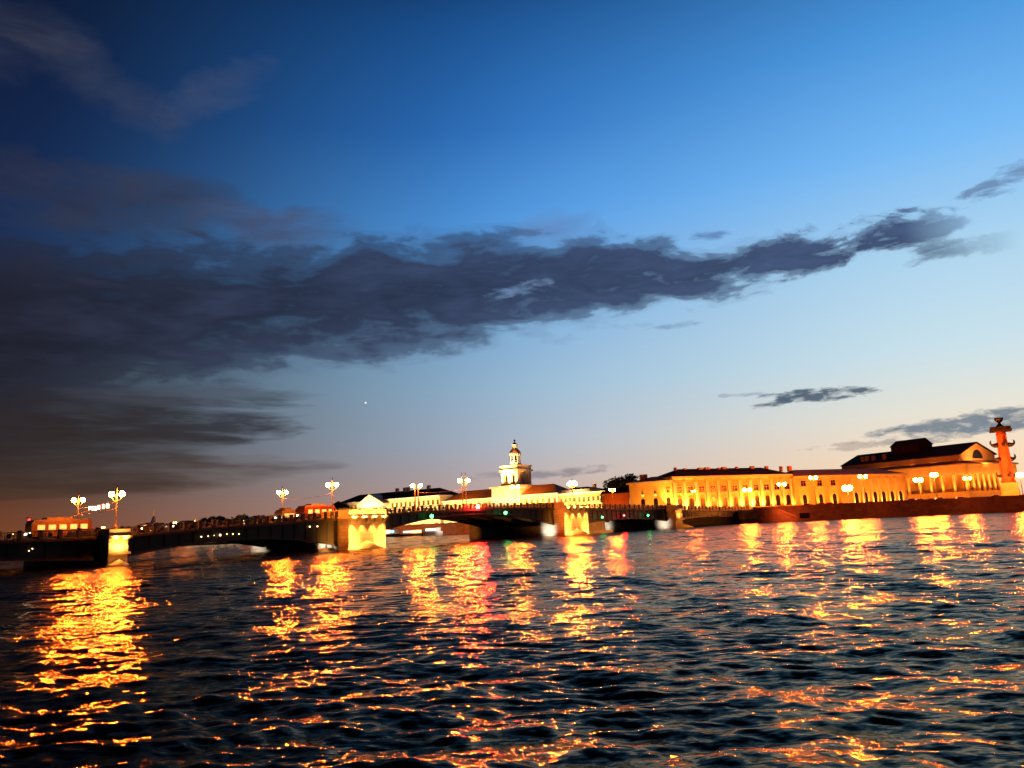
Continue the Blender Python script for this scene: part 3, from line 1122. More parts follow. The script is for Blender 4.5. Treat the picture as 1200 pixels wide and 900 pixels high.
for lev, (z, sc_) in enumerate(((G + 8.6, .75), (G + 14.8, .95), (G + 20.2, .95))):
    for k in range(4 if lev != 1 else 2):
        mb = MB()
        a = .5 + (0 if lev == 1 else -PI / 2 - .25) + k * (PI if lev == 1 else PI / 2)
        prow(mb, a, z, sc_, 2.0)
        mb.build('prow', M['bronze'], rc, True)
for k in range(3):
    a = -PI / 2 + (k - 1) * .8
    spot((RC.x + 9 * math.cos(a), RC.y + 9 * math.sin(a), G + .6), (RC.x, RC.y, G + 16), 3600, (1, .22, .035), 70, .9)
    spot((RC.x + 6 * math.cos(a), RC.y + 6 * math.sin(a), G + .6), (RC.x, RC.y, G + 4), 300, WARM, 60, .9)

# ---- 4. tower building
KL = Vector((2, 400, 0))


def facade_at(px, off=0.0):
    d = ray(px, 590)
    n = BR.ax
    t = ((KL + n * off) - CAM).dot(n) / d.dot(n)
    P = CAM + d * t
    return Vector((P.x, P.y, 0))


kl, kr = facade_at(520), facade_at(654)
kf = frame2(kl, kr)
LK = (kr - kl).length
zk = kf.hit(630, 581)[1]
print('KUNST', LK, zk)
kb = thing('tower_museum', 'pale long museum block carrying the white floodlit tower in the middle of the skyline', 'building', kf.o, kf.ang)
MB().box(0, LK, 0, 16, G - .5, zk).build('wall', M['cream'], kb)
MB().box(-.5, LK + .5, -.8, 16.5, zk + .002, zk + .8).build('cornice', M['white'], kb)
hip_roof(LK, 16, zk + .802, 5.0).build('roof', M['roof_rust'], kb)
n = 22
w0 = window_proto(kb, .7, 2.2, False, loc=(LK * .5 / n, 0, zk - 4.0))
w1 = window_proto(kb, .7, 2.4, False, loc=(LK * .5 / n, 0, zk - 9.0))
for i in range(1, n):
    wshare(w0, (LK * (i + .5) / n, 0, zk - 4.0), kb)
    wshare(w1, (LK * (i + .5) / n, 0, zk - 9.0), kb)
pk = MB()
pk.box(-.35, .35, -.3, -.002, G, zk - .1)
pk0 = pk.build('pilaster', M['white'], kb, loc=(.4, 0, 0))
for i in range(1, n + 1):
    share(pk0, (min(LK * i / n, LK - .4), 0, 0), kb)
# the tower, part of the same building
YT = 408


def tz(py, px=605):
    return at(px, py, YT).z


tx, _ = kf.hit(606.5, 580, 8)
tw = MB()
tw.box(tx - 9.4, tx + 9.4, -1.6, 16.4, G, tz(571.5))
tower = tw.build('tower', M['white'], kb)
t_ = MB()
t_.box(tx - 10.2, tx + 10.2, -2.4, 17.2, tz(571.5) + .002, tz(569.2))
t_.build('cornice', M['white'], tower)
cy = 7.5
R1 = 5.6
za, zb = tz(569.2) + .01, tz(552.5)
t_ = MB()
for sgn in range(4):
    pass
t_.box(tx - R1 + .9, tx + R1 - .9, cy - R1 + .9, cy + R1 - .9, za, zb)
t_.build('lower_tier', M['white'], tower)
# piers of the tier in front of arched openings
t_ = MB()
for x in (-R1, -.85, R1 - 1.7):
    for y in (-R1, R1 - 1.7):
        t_.box(tx + x, tx + x + 1.7, cy + y, cy + y + 1.7, za, zb - .02)
for y in (-R1, R1 - 1.7):
    for x in (-R1,):
        t_.box(tx + x, tx + x + 1.7, cy - .85, cy + .85, za, zb - .02)
        t_.box(tx - x - 1.7, tx - x, cy - .85, cy + .85, za, zb - .02)
t_.build('buttress', M['white'], tower)
for sx_ in (-2.35, 2.35):
    wn = MB().prism([(x + tx + sx_, z + za + 1.0) for x, z in arch_poly(1.15, (zb - za) * .72)], cy - R1 + .8, cy - R1 + .88)
    wn.build('arched_opening', M['ochre'], tower)
    wn = MB().prism([(x * .62 + tx + sx_, z * .8 + za + 1.3) for x, z in arch_poly(1.15, (zb - za) * .72)], cy - R1 + .74, cy - R1 + .79)
    wn.build('arched_window', M['pane'], tower)
t_ = MB()
t_.box(tx - R1 - .7, tx + R1 + .7, cy - R1 - .7, cy + R1 + .7, zb, tz(550))
t_.box(tx - R1 - .1, tx + R1 + .1, cy - R1 - .1, cy + R1 + .1, tz(550) + .002, tz(546.5))
t_.box(tx - R1 - .5, tx + R1 + .5, cy - R1 - .5, cy + R1 + .5, tz(546.5) + .002, tz(545))
t_.build('gallery', M['white'], tower)
t_ = MB()
t_.lathe([(3.2, tz(545) + .003), (3.2, tz(543)), (2.85, tz(542.5)), (2.85, tz(533)), (3.3, tz(532.5)), (3.3, tz(531))], 8, c=(tx, cy), ph=PI / 8)
t_.build('upper_drum', M['white'], tower)
for k in (-1, 0, 1):
    a = -PI / 2 + k * PI / 4
    wn = MB().box(-.45, .45, -.08, .08, 0, 3.2).build('drum_window', M['pane'], tower, loc=(tx + 2.68 * math.cos(a), cy + 2.68 * math.sin(a), tz(541)))
    wn.rotation_euler.z = a + PI / 2
t_ = MB()
t_.lathe([(3.1, tz(531) + .003), (2.9, tz(529)), (2.3, tz(527)), (1.5, tz(525.3)), (1.4, tz(525))], 16, c=(tx, cy))
t_.build('dome', M['roof_rust'], tower, True)
t_ = MB()
t_.lathe([(1.25, tz(525) + .003), (1.25, tz(521)), (1.6, tz(520.6)), (1.6, tz(520))], 8, c=(tx, cy))
lt = t_.build('lantern', M['white'], tower)
t_ = MB()
t_.lathe([(1.45, tz(520) + .003), (1.0, tz(518.6)), (.3, tz(517.4)), (.12, tz(515.8))], 12, c=(tx, cy))
t_.lathe([(.1, tz(516.4)), (.75, tz(515.4)), (.1, tz(514))], 10, c=(tx, cy))
t_.build('finial', M['bronze'], tower)
for k in range(3):
    x = tx + (k - 1) * 4
    spot(kf.w(x, cy - R1 - 4.0, tz(569.2) + .5), kf.w(tx + (k - 1) * 3, cy - R1, tz(558)), 3600, CREAM, 80, .9)
    spot(kf.w(tx + (k - 1) * 4, cy - R1 - .3, tz(545) + .6), kf.w(tx + (k - 1) * 1.5, cy - 2, tz(536)), 1300, CREAM, 90, .9)
    spot(kf.w(tx + (k - 1) * 6, -12, G + 6), kf.w(tx + (k - 1) * 4, 0, tz(574)), 1800, WARM, 70, .9)
spot(kf.w(tx + 3, cy - 4.6, tz(531)), kf.w(tx, cy, tz(522)), 500, CREAM, 60, .9)
spot(kf.w(tx - 2, cy - 12, tz(569) + .5), kf.w(tx - 1, cy - R1, tz(548)), 9000, CREAM, 60, .9)
for x in np.linspace(4, LK - 3, 7):
    spot(kf.w(x, -14, G + .5), kf.w(x, 0, G + 9), 7500, CREAM, 110, .9)
spot(kf.w(LK * .75, -16, G + 8), kf.w(LK * .75, 8, zk + 3), 45000, SOD, 100, .9)
spot(kf.w(LK * .2, -16, G + 8), kf.w(LK * .2, 8, zk + 3), 22000, SOD, 100, .9)

# ---- 5. academy building with pediment
al, ar = facade_at(397), facade_at(516)
af = frame2(al, ar)
LA = (ar - al).length
zaq = af.hit(480, 584.5)[1]
ab = thing('pediment_building', 'long cream building with a bright triangular pediment directly above the biggest pier', 'building', af.o, af.ang)
MB().box(0, LA - .3, 0, 18, G - .5, zaq).build('wall', M['cream'], ab)
MB().box(-.5, LA - .2, -.8, 18.5, zaq + .002, zaq + .8).build('cornice', M['white'], ab)
ra = hip_roof(LA - .3, 18, zaq + .802, 4.6).build('roof', M['roof'], ab)
xa, xb = af.hit(418, 590, -4)[0], af.hit(449, 590, -4)[0]
zpa = af.hit(432.5, 579.5, -4)[1]
zpb = af.hit(432, 591, -4)[1]
po = MB()
po.box(xa, xb, -4, -.002, G - .5, G + 4)
po.box(xa, xb, -4, -.85, zpb - 1.6, zpb)
pt = po.build('portico', M['white'], ab)
MB().prism([(xa - .6, zpb + .002), (xb + .6, zpb + .002), ((xa + xb) / 2, zpa)], -4.3, 4).build('pediment', M['white'], pt)
pc = MB().lathe([(.75, G + 4), (.6, zpb - 1.61)], 12)
pc0 = pc.build('column', M['white'], pt, True, loc=(xa + .9, -3.1, 0))
for i in range(1, 8):
    share(pc0, (xa + .9 + (xb - xa - 1.8) * i / 7, -3.1, 0), pt)
n = 24
w0 = window_proto(ab, .75, 2.4, False, loc=(LA * .5 / n, 0, zaq - 4.2))
w1 = window_proto(ab, .75, 2.6, False, loc=(LA * .5 / n, 0, zaq - 10.0))
for i in range(1, n):
    x = LA * (i + .5) / n
    if xa - .5 < x < xb + .5:
        continue
    wshare(w0, (x, 0, zaq - 4.2), ab)
    wshare(w1, (x, 0, zaq - 10.0), ab)
for px in (466, 475, 479, 503):
    x = af.hit(px, 580, 8)[0]
    MB().box(x - .9, x + .9, 7, 8.5, zaq + 3.5, zaq + 7.2).build('chimney', M['white'], ra)
for x in np.linspace(4, LA - 4, 8):
    spot(af.w(x, -15, G + .5), af.w(x, 0, G + 10), 11000, CREAM, 110, .9)
spot(af.w((xa + xb) / 2, -16, G + 2), af.w((xa + xb) / 2, -4, zpb), 16000, CREAM, 70, .9)

# ---- 6. small white-topped block right of the tower building
gl, gr_ = facade_at(655.5), facade_at(710)
gf = frame2(gl, gr_)
LG = (gr_ - gl).length
zg = gf.hit(690, 578)[1]
gbd = thing('corner_block', 'pale block with a bright white attic between the tower and the dark trees', 'building', gf.o, gf.ang)
MB().box(0.3, LG, 0, 15, G - .5, zg).build('wall', M['yellow'], gbd)
MB().box(-.2, LG + .5, -.8, 15.5, zg + .002, zg + .7).build('cornice', M['white'], gbd)
MB().box(0.5, LG * .66, 1, 12, zg + .702, zg + 2.3).build('attic', M['white'], gbd)
rg = hip_roof(LG * .34 - 1, 11, zg + .704, 1.6, .2).build('roof', M['roof'], gbd, loc=(LG * .68, 2, 0))
rg2 = hip_roof(LG * .62, 10, zg + 2.31, 1.2, .2).build('roof', M['roof'], gbd, loc=(1, 1.5, 0))
for f in (.12, .56):
    MB().box(LG * f - .8, LG * f + .8, 5, 6.5, zg + 2.3, zg + 4.6).build('chimney', M['white'], rg2)
n = 10
w0 = window_proto(gbd, .6, 2.0, False, loc=(LG * .5 / n, 0, zg - 3.6))
w1 = window_proto(gbd, .6, 2.4, True, loc=(LG * .5 / n, 0, zg - 9.0))
for i in range(1, n):
    wshare(w0, (LG * (i + .5) / n, 0, zg - 3.6), gbd)
    wshare(w1, (LG * (i + .5) / n, 0, zg - 9.0), gbd)
for x in np.linspace(3, LG - 3, 4):
    spot(gf.w(x, -10, G + .5), gf.w(x, 0, G + 9), 6500, CREAM, 110, .9)
spot(gf.w(LG * .4, -6, zg + 1.5), gf.w(LG * .4, 1, zg + 1.5), 1500, CREAM, 120, .9)

# ---- 7. dark red house behind the gap
hl, hr = at(708, 590, 352), at(738, 590, 352)
hf = frame2(hl, hr)
LH = (hr - hl).length
zh = hf.hit(722, 578)[1]
hb = thing('dim_house', 'dim reddish house in the gap under the dark trees', 'building', hf.o, hf.ang)
MB().box(0, LH, 0, 10, G - .5, zh).build('wall', M['terracotta'], hb)
hip_roof(LH, 10, zh + .002, 2.5).build('roof', M['roof'], hb)
hw = window_proto(hb, .6, 1.8, False, loc=(2, 0, G + 2))
for i in range(1, 4):
    wshare(hw, (2 + i * (LH - 4) / 3, 0, G + 2), hb)
spot(hf.w(LH * .4, -9, G + 1), hf.w(LH * .4, 0, G + 6), 1500, SOD, 110, .9)

# ---- 8. distant houses on the left
def house(px0, px1, py, Y, hroof, label, m, rm_='roof', ped=False, e=2500, spire=0):
    p, q = at(px0, 600, Y), at(px1, 600, Y - 6)
    f = frame2(p, q)
    L = (Vector((q.x, q.y, 0)) - f.o).length
    z = f.hit((px0 + px1) / 2, py)[1]
    t = thing('distant_house', label, 'building', f.o, f.ang, 'distant lit houses on the far bank')
    MB().box(0, L, 0, 10, G - .5, z).build('wall', M[m], t)
    r = hip_roof(L, 10, z + .002, hroof, .4).build('roof', M[rm_], t)
    if ped:
        MB().prism([(L * .3, z + .004), (L * .7, z + .004), (L * .5, z + 2.6)], -.8, 3).build('pediment', M['white'], t)
    if spire:
        MB().lathe([(2.6, z + .5), (1.3, z + spire * .35), (.5, z + spire * .55), (.05, z + spire)], 10, c=(L * .6, 5)).build('spire', M['white'], t)
    n = max(3, int(L / 4))
    w = window_proto(t, .7, 1.8, False, lit=True, loc=(L * .5 / n, 0, z - 3.2))
    for i in range(1, n):
        wshare(w, (L * (i + .5) / n, 0, z - 3.2), t)
    for k in range(max(1, int(L / 14))):
        x = L * (k + .5) / max(1, int(L / 14))
        spot(f.w(x, -8, G + .5), f.w(x, 0, G + 6), e, SOD, 110, .9)
    return t


house(359, 382, 597, 470, 2.4, 'distant lit house with a small pediment behind the red bus', 'cream', ped=True, e=9000)
house(341, 358, 600, 480, 2.0, 'low distant lit house between the third lamp and the small pediment', 'cream', e=5000)
house(382, 397, 596, 485, 4.5, 'distant dark-roofed house just left of the cream pediment building', 'ochre', e=1500)
house(160, 184, 615, 560, 1.5, 'wide low distant building with a lit pointed spire', 'cream', 'roof_rust', e=9000, spire=12)
house(190, 201, 614.5, 575, 1.6, 'tiny distant lit house right of the spire building', 'ochre', e=5000)
house(284, 299, 609, 540, 1.6, 'tiny bright distant house among the far trees', 'cream', e=9000)
house(303, 324, 609, 530, 3.0, 'reddish distant house right of the far trees', 'terracotta', e=4500)
house(204, 232, 614.5, 585, 2.0, 'long dim distant house behind the row of far lamps', 'ochre', e=1200)


# ------------------------------------------------------------------ trees
def tree(label, x, y, z0, h, rx, seed, n=1500, leaf=.45, group='trees on the far bank'):
    r = random.Random(seed)
    t = thing('tree', label, 'tree', (x, y, z0), r.random() * 6, group)
    mb = MB()
    mb.tube([(0, 0, 0), (.1, .05, h * .3), (.0, .1, h * .6), (.1, 0, h * .85)], [h * .03, h * .022, h * .014, h * .005], 8)
    for k in range(6):
        a = r.random() * 2 * PI
        zz_ = h * (.3 + .07 * k)
        mb.tube([(0, 0, zz_), (math.cos(a) * rx * .4, math.sin(a) * rx * .4, zz_ + h * .12), (math.cos(a) * rx * .75, math.sin(a) * rx * .75, zz_ + h * .18)], [h * .011, h * .007, h * .003], 6)
    mb.build('trunk', M['bark'], t)
    cl = []
    for k in range(16):
        a = r.random() * 2 * PI
        d = rx * (.15 + .75 * r.random() ** .7)
        zc_ = h * (.38 + .52 * r.random())
        d *= 1.1 - .6 * abs(zc_ / h - .55) * 1.6
        cl.append((Vector((math.cos(a) * d, math.sin(a) * d, zc_)), rx * (.22 + .2 * r.random())))
    cl.append((Vector((0, 0, h * .86)), rx * .32))
    mb = MB()
    for k in range(n):
        c, R = cl[r.randrange(len(cl))]
        v = Vector((r.gauss(0, 1), r.gauss(0, 1), r.gauss(0, .8)))
        v = v.normalized() * R * r.random() ** .45
        p = c + v
        u = Vector((r.gauss(0, 1), r.gauss(0, 1), r.gauss(0, 1))).normalized()
        w_ = u.orthogonal().normalized()
        s_ = leaf * (.6 + .8 * r.random())
        q = u.cross(w_)
        mb.add([p + w_ * s_, p + q * s_ * .6, p - w_ * s_, p - q * s_ * .6], [(0, 1, 2, 3)])
    mb.build('crown', M['leaf'], t)
    return t


tl = [(717, 563, 362, 6, 'leftmost dark tree behind the gap beside the pale block'), (727, 556.5, 366, 7.0, 'tall dark tree behind the dim reddish house'),
      (738, 553, 372, 7.5, 'tallest dark tree, behind the left corner of the yellow pavilion'), (750, 561, 374, 5.5, 'lower dark tree behind the pavilion roof and its chimney')]
for i, (px, py, Y, rx, lb) in enumerate(tl):
    P = at(px, py, Y)
    tree(lb, P.x, P.y, G, P.z - G, rx, 20 + i, 2200, .55, 'dark trees beside the yellow pavilion')
tl = [(240, 606.8, 545, 7, 'broad low far tree at the left of the far tree row'), (253, 604.5, 548, 6, 'second far tree from the left, ragged crown'),
      (262, 606, 552, 5, 'third far tree from the left beside a lit post'), (273, 606.5, 540, 6, 'far tree directly left of the tallest far tree'),
      (284, 603.6, 548, 7, 'tallest round far tree above the tiny bright house'), (308, 604.8, 545, 7, 'far tree behind the reddish distant house'),
      (347, 594.5, 500, 5.5, 'far tree behind the low lit house by the third lamp'), (392, 589, 498, 5, 'far tree behind the dark-roofed house beside the biggest pier')]
for i, (px, py, Y, rx, lb) in enumerate(tl):
    P = at(px, py, Y)
    tree(lb, P.x, P.y, G, P.z - G, rx, 50 + i, 900, .7)


# ------------------------------------------------------------------ lamps on land
def quay_lamp(px, py, Y, label, gr=.62, armw=1.15, name='quay_lamp', group='tall twin lamps on the spit', gm='globe_quay', pole_r=.16):
    P = at(px, py, Y)
    t = thing(name, label, 'street lamp', (P.x, P.y, G), .1, group)
    lamp_parts(t, P.z - G, mast=.6, gr=gr, gm=gm, armw=armw, pole_r=pole_r)
    return t


ql = [(812.5, 575.5, 296, 'faint twin lamp before the second pilaster from the left', .3, .5),
      (875.5, 574, 292, 'bright twin lamp before the middle pilasters, above the abutment nose', .6, 1.0),
      (916, 567.5, 296, 'bright twin lamp before the last two pilasters of the yellow building', .58, 1.1),
      (953, 560, 282, 'tall twin lamp before the arched windows beside the pilasters', .56, 1.0),
      (993, 572, 300, 'big glaring twin lamp above the plain yellow annex wall', 1.0, .9),
      (1011, 558.5, 282, 'tall twin lamp at the first of the six narrow arched windows', .58, 1.1),
      (1076, 562.5, 300, 'bright twin lamp just right of the end of the yellow building', .75, 1.0),
      (1094.5, 556.5, 282, 'tall twin lamp before the side columns of the temple hall', .7, .7),
      (1133.5, 560.5, 290, 'slim twin lamp at the corner of the temple colonnade', .5, 1.0),
      (1195, 556.5, 282, 'glaring lamp at the right edge behind the rostral column', .8, .5)]
for px, py, Y, lb, g_, aw in ql:
    quay_lamp(px, py, Y, lb, g_, aw)
fl_ = [(205, 612.5, 560, 'leftmost far lamp in the row right of the spire'), (214, 612, 562, 'second far lamp in the row right of the spire'),
       (220, 612.2, 560, 'third far lamp in the row right of the spire'), (226.5, 611, 558, 'rightmost far lamp of the row, next to the far trees'),
       (248, 613, 545, 'far lamp post glowing among the far trees'), (121, 618.2, 575, 'lone far lamp left of the small yellow pier'),
       (17, 626, 610, 'lone far lamp at the extreme left edge'), (315, 609.5, 520, 'far lamp beside the reddish distant house')]
for px, py, Y, lb in fl_:
    quay_lamp(px, py, Y, lb, .5, .7, 'far_lamp', 'far lamps along the distant bank', 'globe_far')

# ------------------------------------------------------------------ cars on the spit
def place_car(px, py, Y, label, pm, rz):
    t = car(label, pm, 'cars parked on the spit')
    P = at(px, py, Y)
    t.location = (P.x, P.y, G)
    t.rotation_euler.z = QF.ang + rz
    return t


place_car(947, 590, 284, 'red car parked under the leftmost tall lamp by the arched windows', 'carred', 0)
place_car(961, 589, 284, 'red car parked directly below the tall lamp by the arched windows', 'carred', PI)
place_car(973, 589, 284, 'red car parked left of the plain annex wall', 'carred', 0)
place_car(1066, 586, 284, 'red car parked at the right end of the yellow building', 'carred', PI)
place_car(1079, 585, 284, 'white car parked below the bright lamp beside the yellow building', 'carwhite', 0)
place_car(1102, 584, 284, 'white car parked before the side columns of the temple hall', 'carwhite', 0)
place_car(1126, 582, 284, 'white car with lit headlights parked left of the temple corner', 'carwhite', 0)
place_car(1165, 580, 284, 'white car parked at the foot of the rostral column', 'carwhite', PI)


# ------------------------------------------------------------------ boats
def boat(name, label, c, ang, L, W, H, hullm, cabh, lit, nwin):
    t = thing(name, label, 'boat', (c[0], c[1], 0), ang, 'boats moored behind the bridge')
    mb = MB()
    n = 12
    secs = []
    for i in range(n + 1):
        x = -L / 2 + L * i / n
        k = min(1, (1 - abs(i / n - .45) / .56) * 2.6)
        k = max(.05, k)
        sh = H * (1 + .35 * (i / n) ** 3)
        secs.append([(x, -W / 2 * k, sh), (x, -W / 2 * k * .75, -.5), (x, W / 2 * k * .75, -.5), (x, W / 2 * k, sh)])
    vs = [p for s_ in secs for p in s_]
    fs = [(4 * i + j, 4 * i + 4 + j, 4 * i + 5 + j, 4 * i + 1 + j) for i in range(n) for j in range(3)]
    fs += [(4 * i + 3, 4 * i + 7, 4 * i + 4, 4 * i) for i in range(n)] + [(0, 1, 2, 3), (4 * n + 3, 4 * n + 2, 4 * n + 1, 4 * n)]
    mb.add(vs, fs).build('hull', M[hullm], t)
    MB().box(-L * .36, L * .28, -W * .36, W * .36, H + .25, H + .25 + cabh).build('cabin', M['boatwhite'], t)
    MB().box(-L * .38, L * .3, -W * .4, W * .4, H + .252 + cabh, H + .42 + cabh).build('cabin_roof', M['boatwhite'], t)
    ww = L * .6 / nwin * .38
    first = {}
    for i in range(nwin):
        x = -L * .34 + L * .6 * (i + .5) / nwin
        for sgn in (-1, 1):
            if sgn not in first:
                first[sgn] = MB().box(-ww, ww, sgn * W * .36 + sgn * .01, sgn * W * .36 + sgn * .04, -cabh * .3, cabh * .3).build('window', M[lit], t, loc=(x, 0, H + .3 + cabh * .55))
            else:
                share(first[sgn], (x, 0, H + .3 + cabh * .55), t)
    MB().tube([(L * .1, 0, H + .42 + cabh), (L * .1, 0, H + 2.2 + cabh)], .06, 6).build('mast', M['post'], t)
    return t


def bankpt(px, off):
    """point on the water line of the far quay shifted off metres into the river"""
    d = ray(px, 620)
    n = BR.ax
    t_ = ((FA - n * off) - CAM).dot(n) / d.dot(n)
    P = CAM + d * t_
    return (P.x, P.y)


boat('tour_boat', 'white tour boat seen under the left half of the middle arch', bankpt(487, 6), BF.ang, 20, 4.2, .9, 'boathull', 1.3, 'boatlit', 9)
boat('motor_yacht', 'white motor yacht with bright deckhouse under the crown of the middle arch', bankpt(508, 12), BF.ang, 11, 3.6, 1.3, 'boatwhite', 1.6, 'boatlit', 5)
boat('small_boat', 'small boat with cyan lit cabin beside the biggest pier', bankpt(460, 9), BF.ang, 10, 3.4, 1.0, 'boathull', 1.9, 'boatcyan', 3)
boat('restaurant_boat', 'long low boat with a row of orange lit windows under the second span', (at(258, 637, 372).x, at(258, 637, 372).y), -.06, 46, 7, .7, 'boathull', 1.6, 'boatlit', 7)
boat('small_ferry', 'lit ferry seen beneath the fourth span of the bridge', bankpt(757, 6) if False else (BR.w(P4[0] - 12, 40).x, BR.w(P4[0] - 12, 40).y), BR.ang, 16, 4, .9, 'boathull', 1.5, 'boatlit', 4)
bp = bankpt(500, 2)
spot((bp[0] + 10, bp[1] - 26, 5), (bp[0], bp[1], 1.5), 900, COOL, 90, .9)
for px in (450, 480, 510, 540, 560):
    p = bankpt(px, 12)
    spot((p[0], p[1], 5.0), (p[0] + 9 * BR.ax.x, p[1] + 9 * BR.ax.y, 2), 2200, SOD, 120, .9)

# unseen orange fill spots, added over the water to brighten the spit quay wall
for i, x in enumerate(range(10, 150, 14)):
    spot(QF.w(x, -9, 4.6), QF.w(x, -.4, 2.4), (420, 260, 340, 200, 420, 260, 300, 200, 260, 340)[i % 10] if i else 1300, (1, .17, .03), 130, .9)


# ------------------------------------------------------------------ water
def make_water():
    # polar grid round the viewpoint, finer near, so the waves are real geometry
    NA = 620
    rr = [1.5]
    while rr[-1] < 260:
        rr.append(rr[-1] + max(.055, min(.0042 * rr[-1], .7)))
    while rr[-1] < 4000:
        rr.append(rr[-1] * 1.04)
    rr = np.array(rr)
    aa = np.concatenate([np.linspace(rad(-80), rad(-40), 60, endpoint=False), np.linspace(rad(-40), rad(40), NA), np.linspace(rad(40), rad(80), 61)[1:]])
    NA = len(aa)
    R_, A_ = np.meshgrid(rr, aa, indexing='ij')
    X = R_ * np.sin(A_)
    Y = R_ * np.cos(A_)
    Z = np.zeros_like(X)
    g = np.random.default_rng(5)
    lam = np.exp(np.linspace(math.log(.28), math.log(6.5), 80))
    lam = lam * np.exp(g.normal(0, .05, len(lam)))
    slope = .14
    for L in lam:
        k = 2 * PI / L
        th = g.normal(rad(78), rad(30 if L > 1.5 else 44))
        # waves mostly run along the view, crests slanting down to the right
        kx, ky = k * math.cos(th), k * math.sin(th)
        wgt = 1.0 if L < 4 else .7
        wgt = wgt * (1.25 if L < 1 else 1.0 if L < 2 else .7)
        A = slope * wgt / k * math.sqrt(2.0 / len(lam))
        fade = np.clip((L / np.maximum(.0042 * R_, .055) - 3.0) / 3.0, 0, 1)
        ph = g.uniform(0, 2 * PI)
        P = kx * X + ky * Y + ph
        Z += fade * A * (np.sin(P) + .22 * np.cos(2 * P))
    # patches of rougher and calmer water
    pat = .8 + .35 * np.sin(X * .11 + Y * .05 + 1.0) * np.sin(Y * .13 - X * .03) + .2 * np.sin(X * .31 + 2 + Y * .11)
    Z *= pat
    Z *= np.clip((300 - R_) / 100, 0, 1)
    nr = len(rr)
    co = np.stack([X, Y, Z], -1).reshape(-1, 3).astype(np.float32)
    idx = np.arange(nr * NA).reshape(nr, NA)
    q = np.stack([idx[:-1, :-1], idx[:-1, 1:], idx[1:, 1:], idx[1:, :-1]], -1).reshape(-1, 4)[:, ::-1]
    me = bpy.data.meshes.new('water')
    me.vertices.add(len(co))
    me.vertices.foreach_set('co', co.ravel())
    me.loops.add(q.size)
    me.loops.foreach_set('vertex_index', q.ravel().astype(np.int32))
    me.polygons.add(len(q))
    me.polygons.foreach_set('loop_start', np.arange(0, q.size, 4, dtype=np.int32))
    me.polygons.foreach_set('loop_total', np.full(len(q), 4, dtype=np.int32))
    me.polygons.foreach_set('use_smooth', np.ones(len(q), dtype=bool))
    me.update(calc_edges=True)
    print('WATER', nr, NA, len(q))
    m = bpy.data.materials.new('river_water')
    m.use_nodes = True
    t = NT(m.node_tree)
    m.node_tree.nodes.clear()
    mo = t.n('ShaderNodeOutputMaterial')
    gl = t.n('ShaderNodeBsdfGlossy')
    gl.inputs['Color'].default_value = (1.0, .77, .57, 1)
    gl.inputs['Roughness'].default_value = .1
    df = t.n('ShaderNodeBsdfDiffuse')
    df.inputs['Color'].default_value = (.002, .003, .004, 1)
    mx = t.n('ShaderNodeMixShader')
    t.l(df.outputs[0], mx.inputs[1])
    t.l(gl.outputs[0], mx.inputs[2])
    t.l(mx.outputs[0], mo.inputs[0])
    tc = t.n('ShaderNodeTexCoord')
    geo = t.n('ShaderNodeNewGeometry')

    def slopes(sx_, sy_, amp, detail):
        mp = t.n('ShaderNodeMapping')
        mp.inputs['Scale'].default_value = (sx_, sy_, 1)
        mp.inputs['Rotation'].default_value = (0, 0, rad(8))
        t.l(tc.outputs['Object'], mp.inputs[0])
        no = t.n('ShaderNodeTexNoise')
        no.inputs['Scale'].default_value = 1
        no.inputs['Detail'].default_value = detail
        t.l(mp.outputs[0], no.inputs['Vector'])
        v = t.n('ShaderNodeVectorMath', operation='SUBTRACT')
        t.l(no.outputs['Color'], v.inputs[0])
        v.inputs[1].default_value = (.5, .5, .5)
        s_ = t.n('ShaderNodeVectorMath', operation='MULTIPLY')
        t.l(v.outputs[0], s_.inputs[0])
        s_.inputs[1].default_value = (amp, amp, 0)
        return s_.outputs[0]

    def vm(op, a_, b_):
        nd = t.n('ShaderNodeVectorMath', operation=op)
        t.l(a_, nd.inputs[0])
        t.l(b_, nd.inputs[1])
        return nd.outputs['Value'] if op == 'DOT_PRODUCT' else nd.outputs[0]

    s1 = slopes(4.5, 12.0, .62, 4)
    s2 = slopes(1.35, 2.6, .74, 3)
    s3 = slopes(.42, .26, .46, 2)
    s4 = slopes(.2, .05, .55, 2)
    raw = vm('ADD', geo.outputs['Normal'], vm('ADD', vm('ADD', s1, s2), vm('ADD', s3, s4)))
    # facets turned away from the eye are hidden by the ones in front: fold them back
    d_ = vm('DOT_PRODUCT', raw, geo.outputs['Incoming'])
    k_ = t.m('MAXIMUM', t.m('MULTIPLY', d_, -2.0), 0.0)
    sc_ = t.n('ShaderNodeVectorMath', operation='SCALE')
    t.l(geo.outputs['Incoming'], sc_.inputs[0])
    t.l(k_, sc_.inputs['Scale'])
    nm = t.n('ShaderNodeVectorMath', operation='NORMALIZE')
    t.l(vm('ADD', raw, sc_.outputs[0]), nm.inputs[0])
    t.l(nm.outputs[0], gl.inputs['Normal'])
    cosv = t.m('ABSOLUTE', vm('DOT_PRODUCT', nm.outputs[0], geo.outputs['Incoming']), clamp=True)
    t.l(t.m('ADD', t.m('MULTIPLY', t.m('POWER', t.m('SUBTRACT', 1.0, cosv), 6.2), .88), .002), mx.inputs[0])
    me.materials.append(m)
    o = bpy.data.objects.new('water', me)
    COL.objects.link(o)
    return struct(o)


make_water()


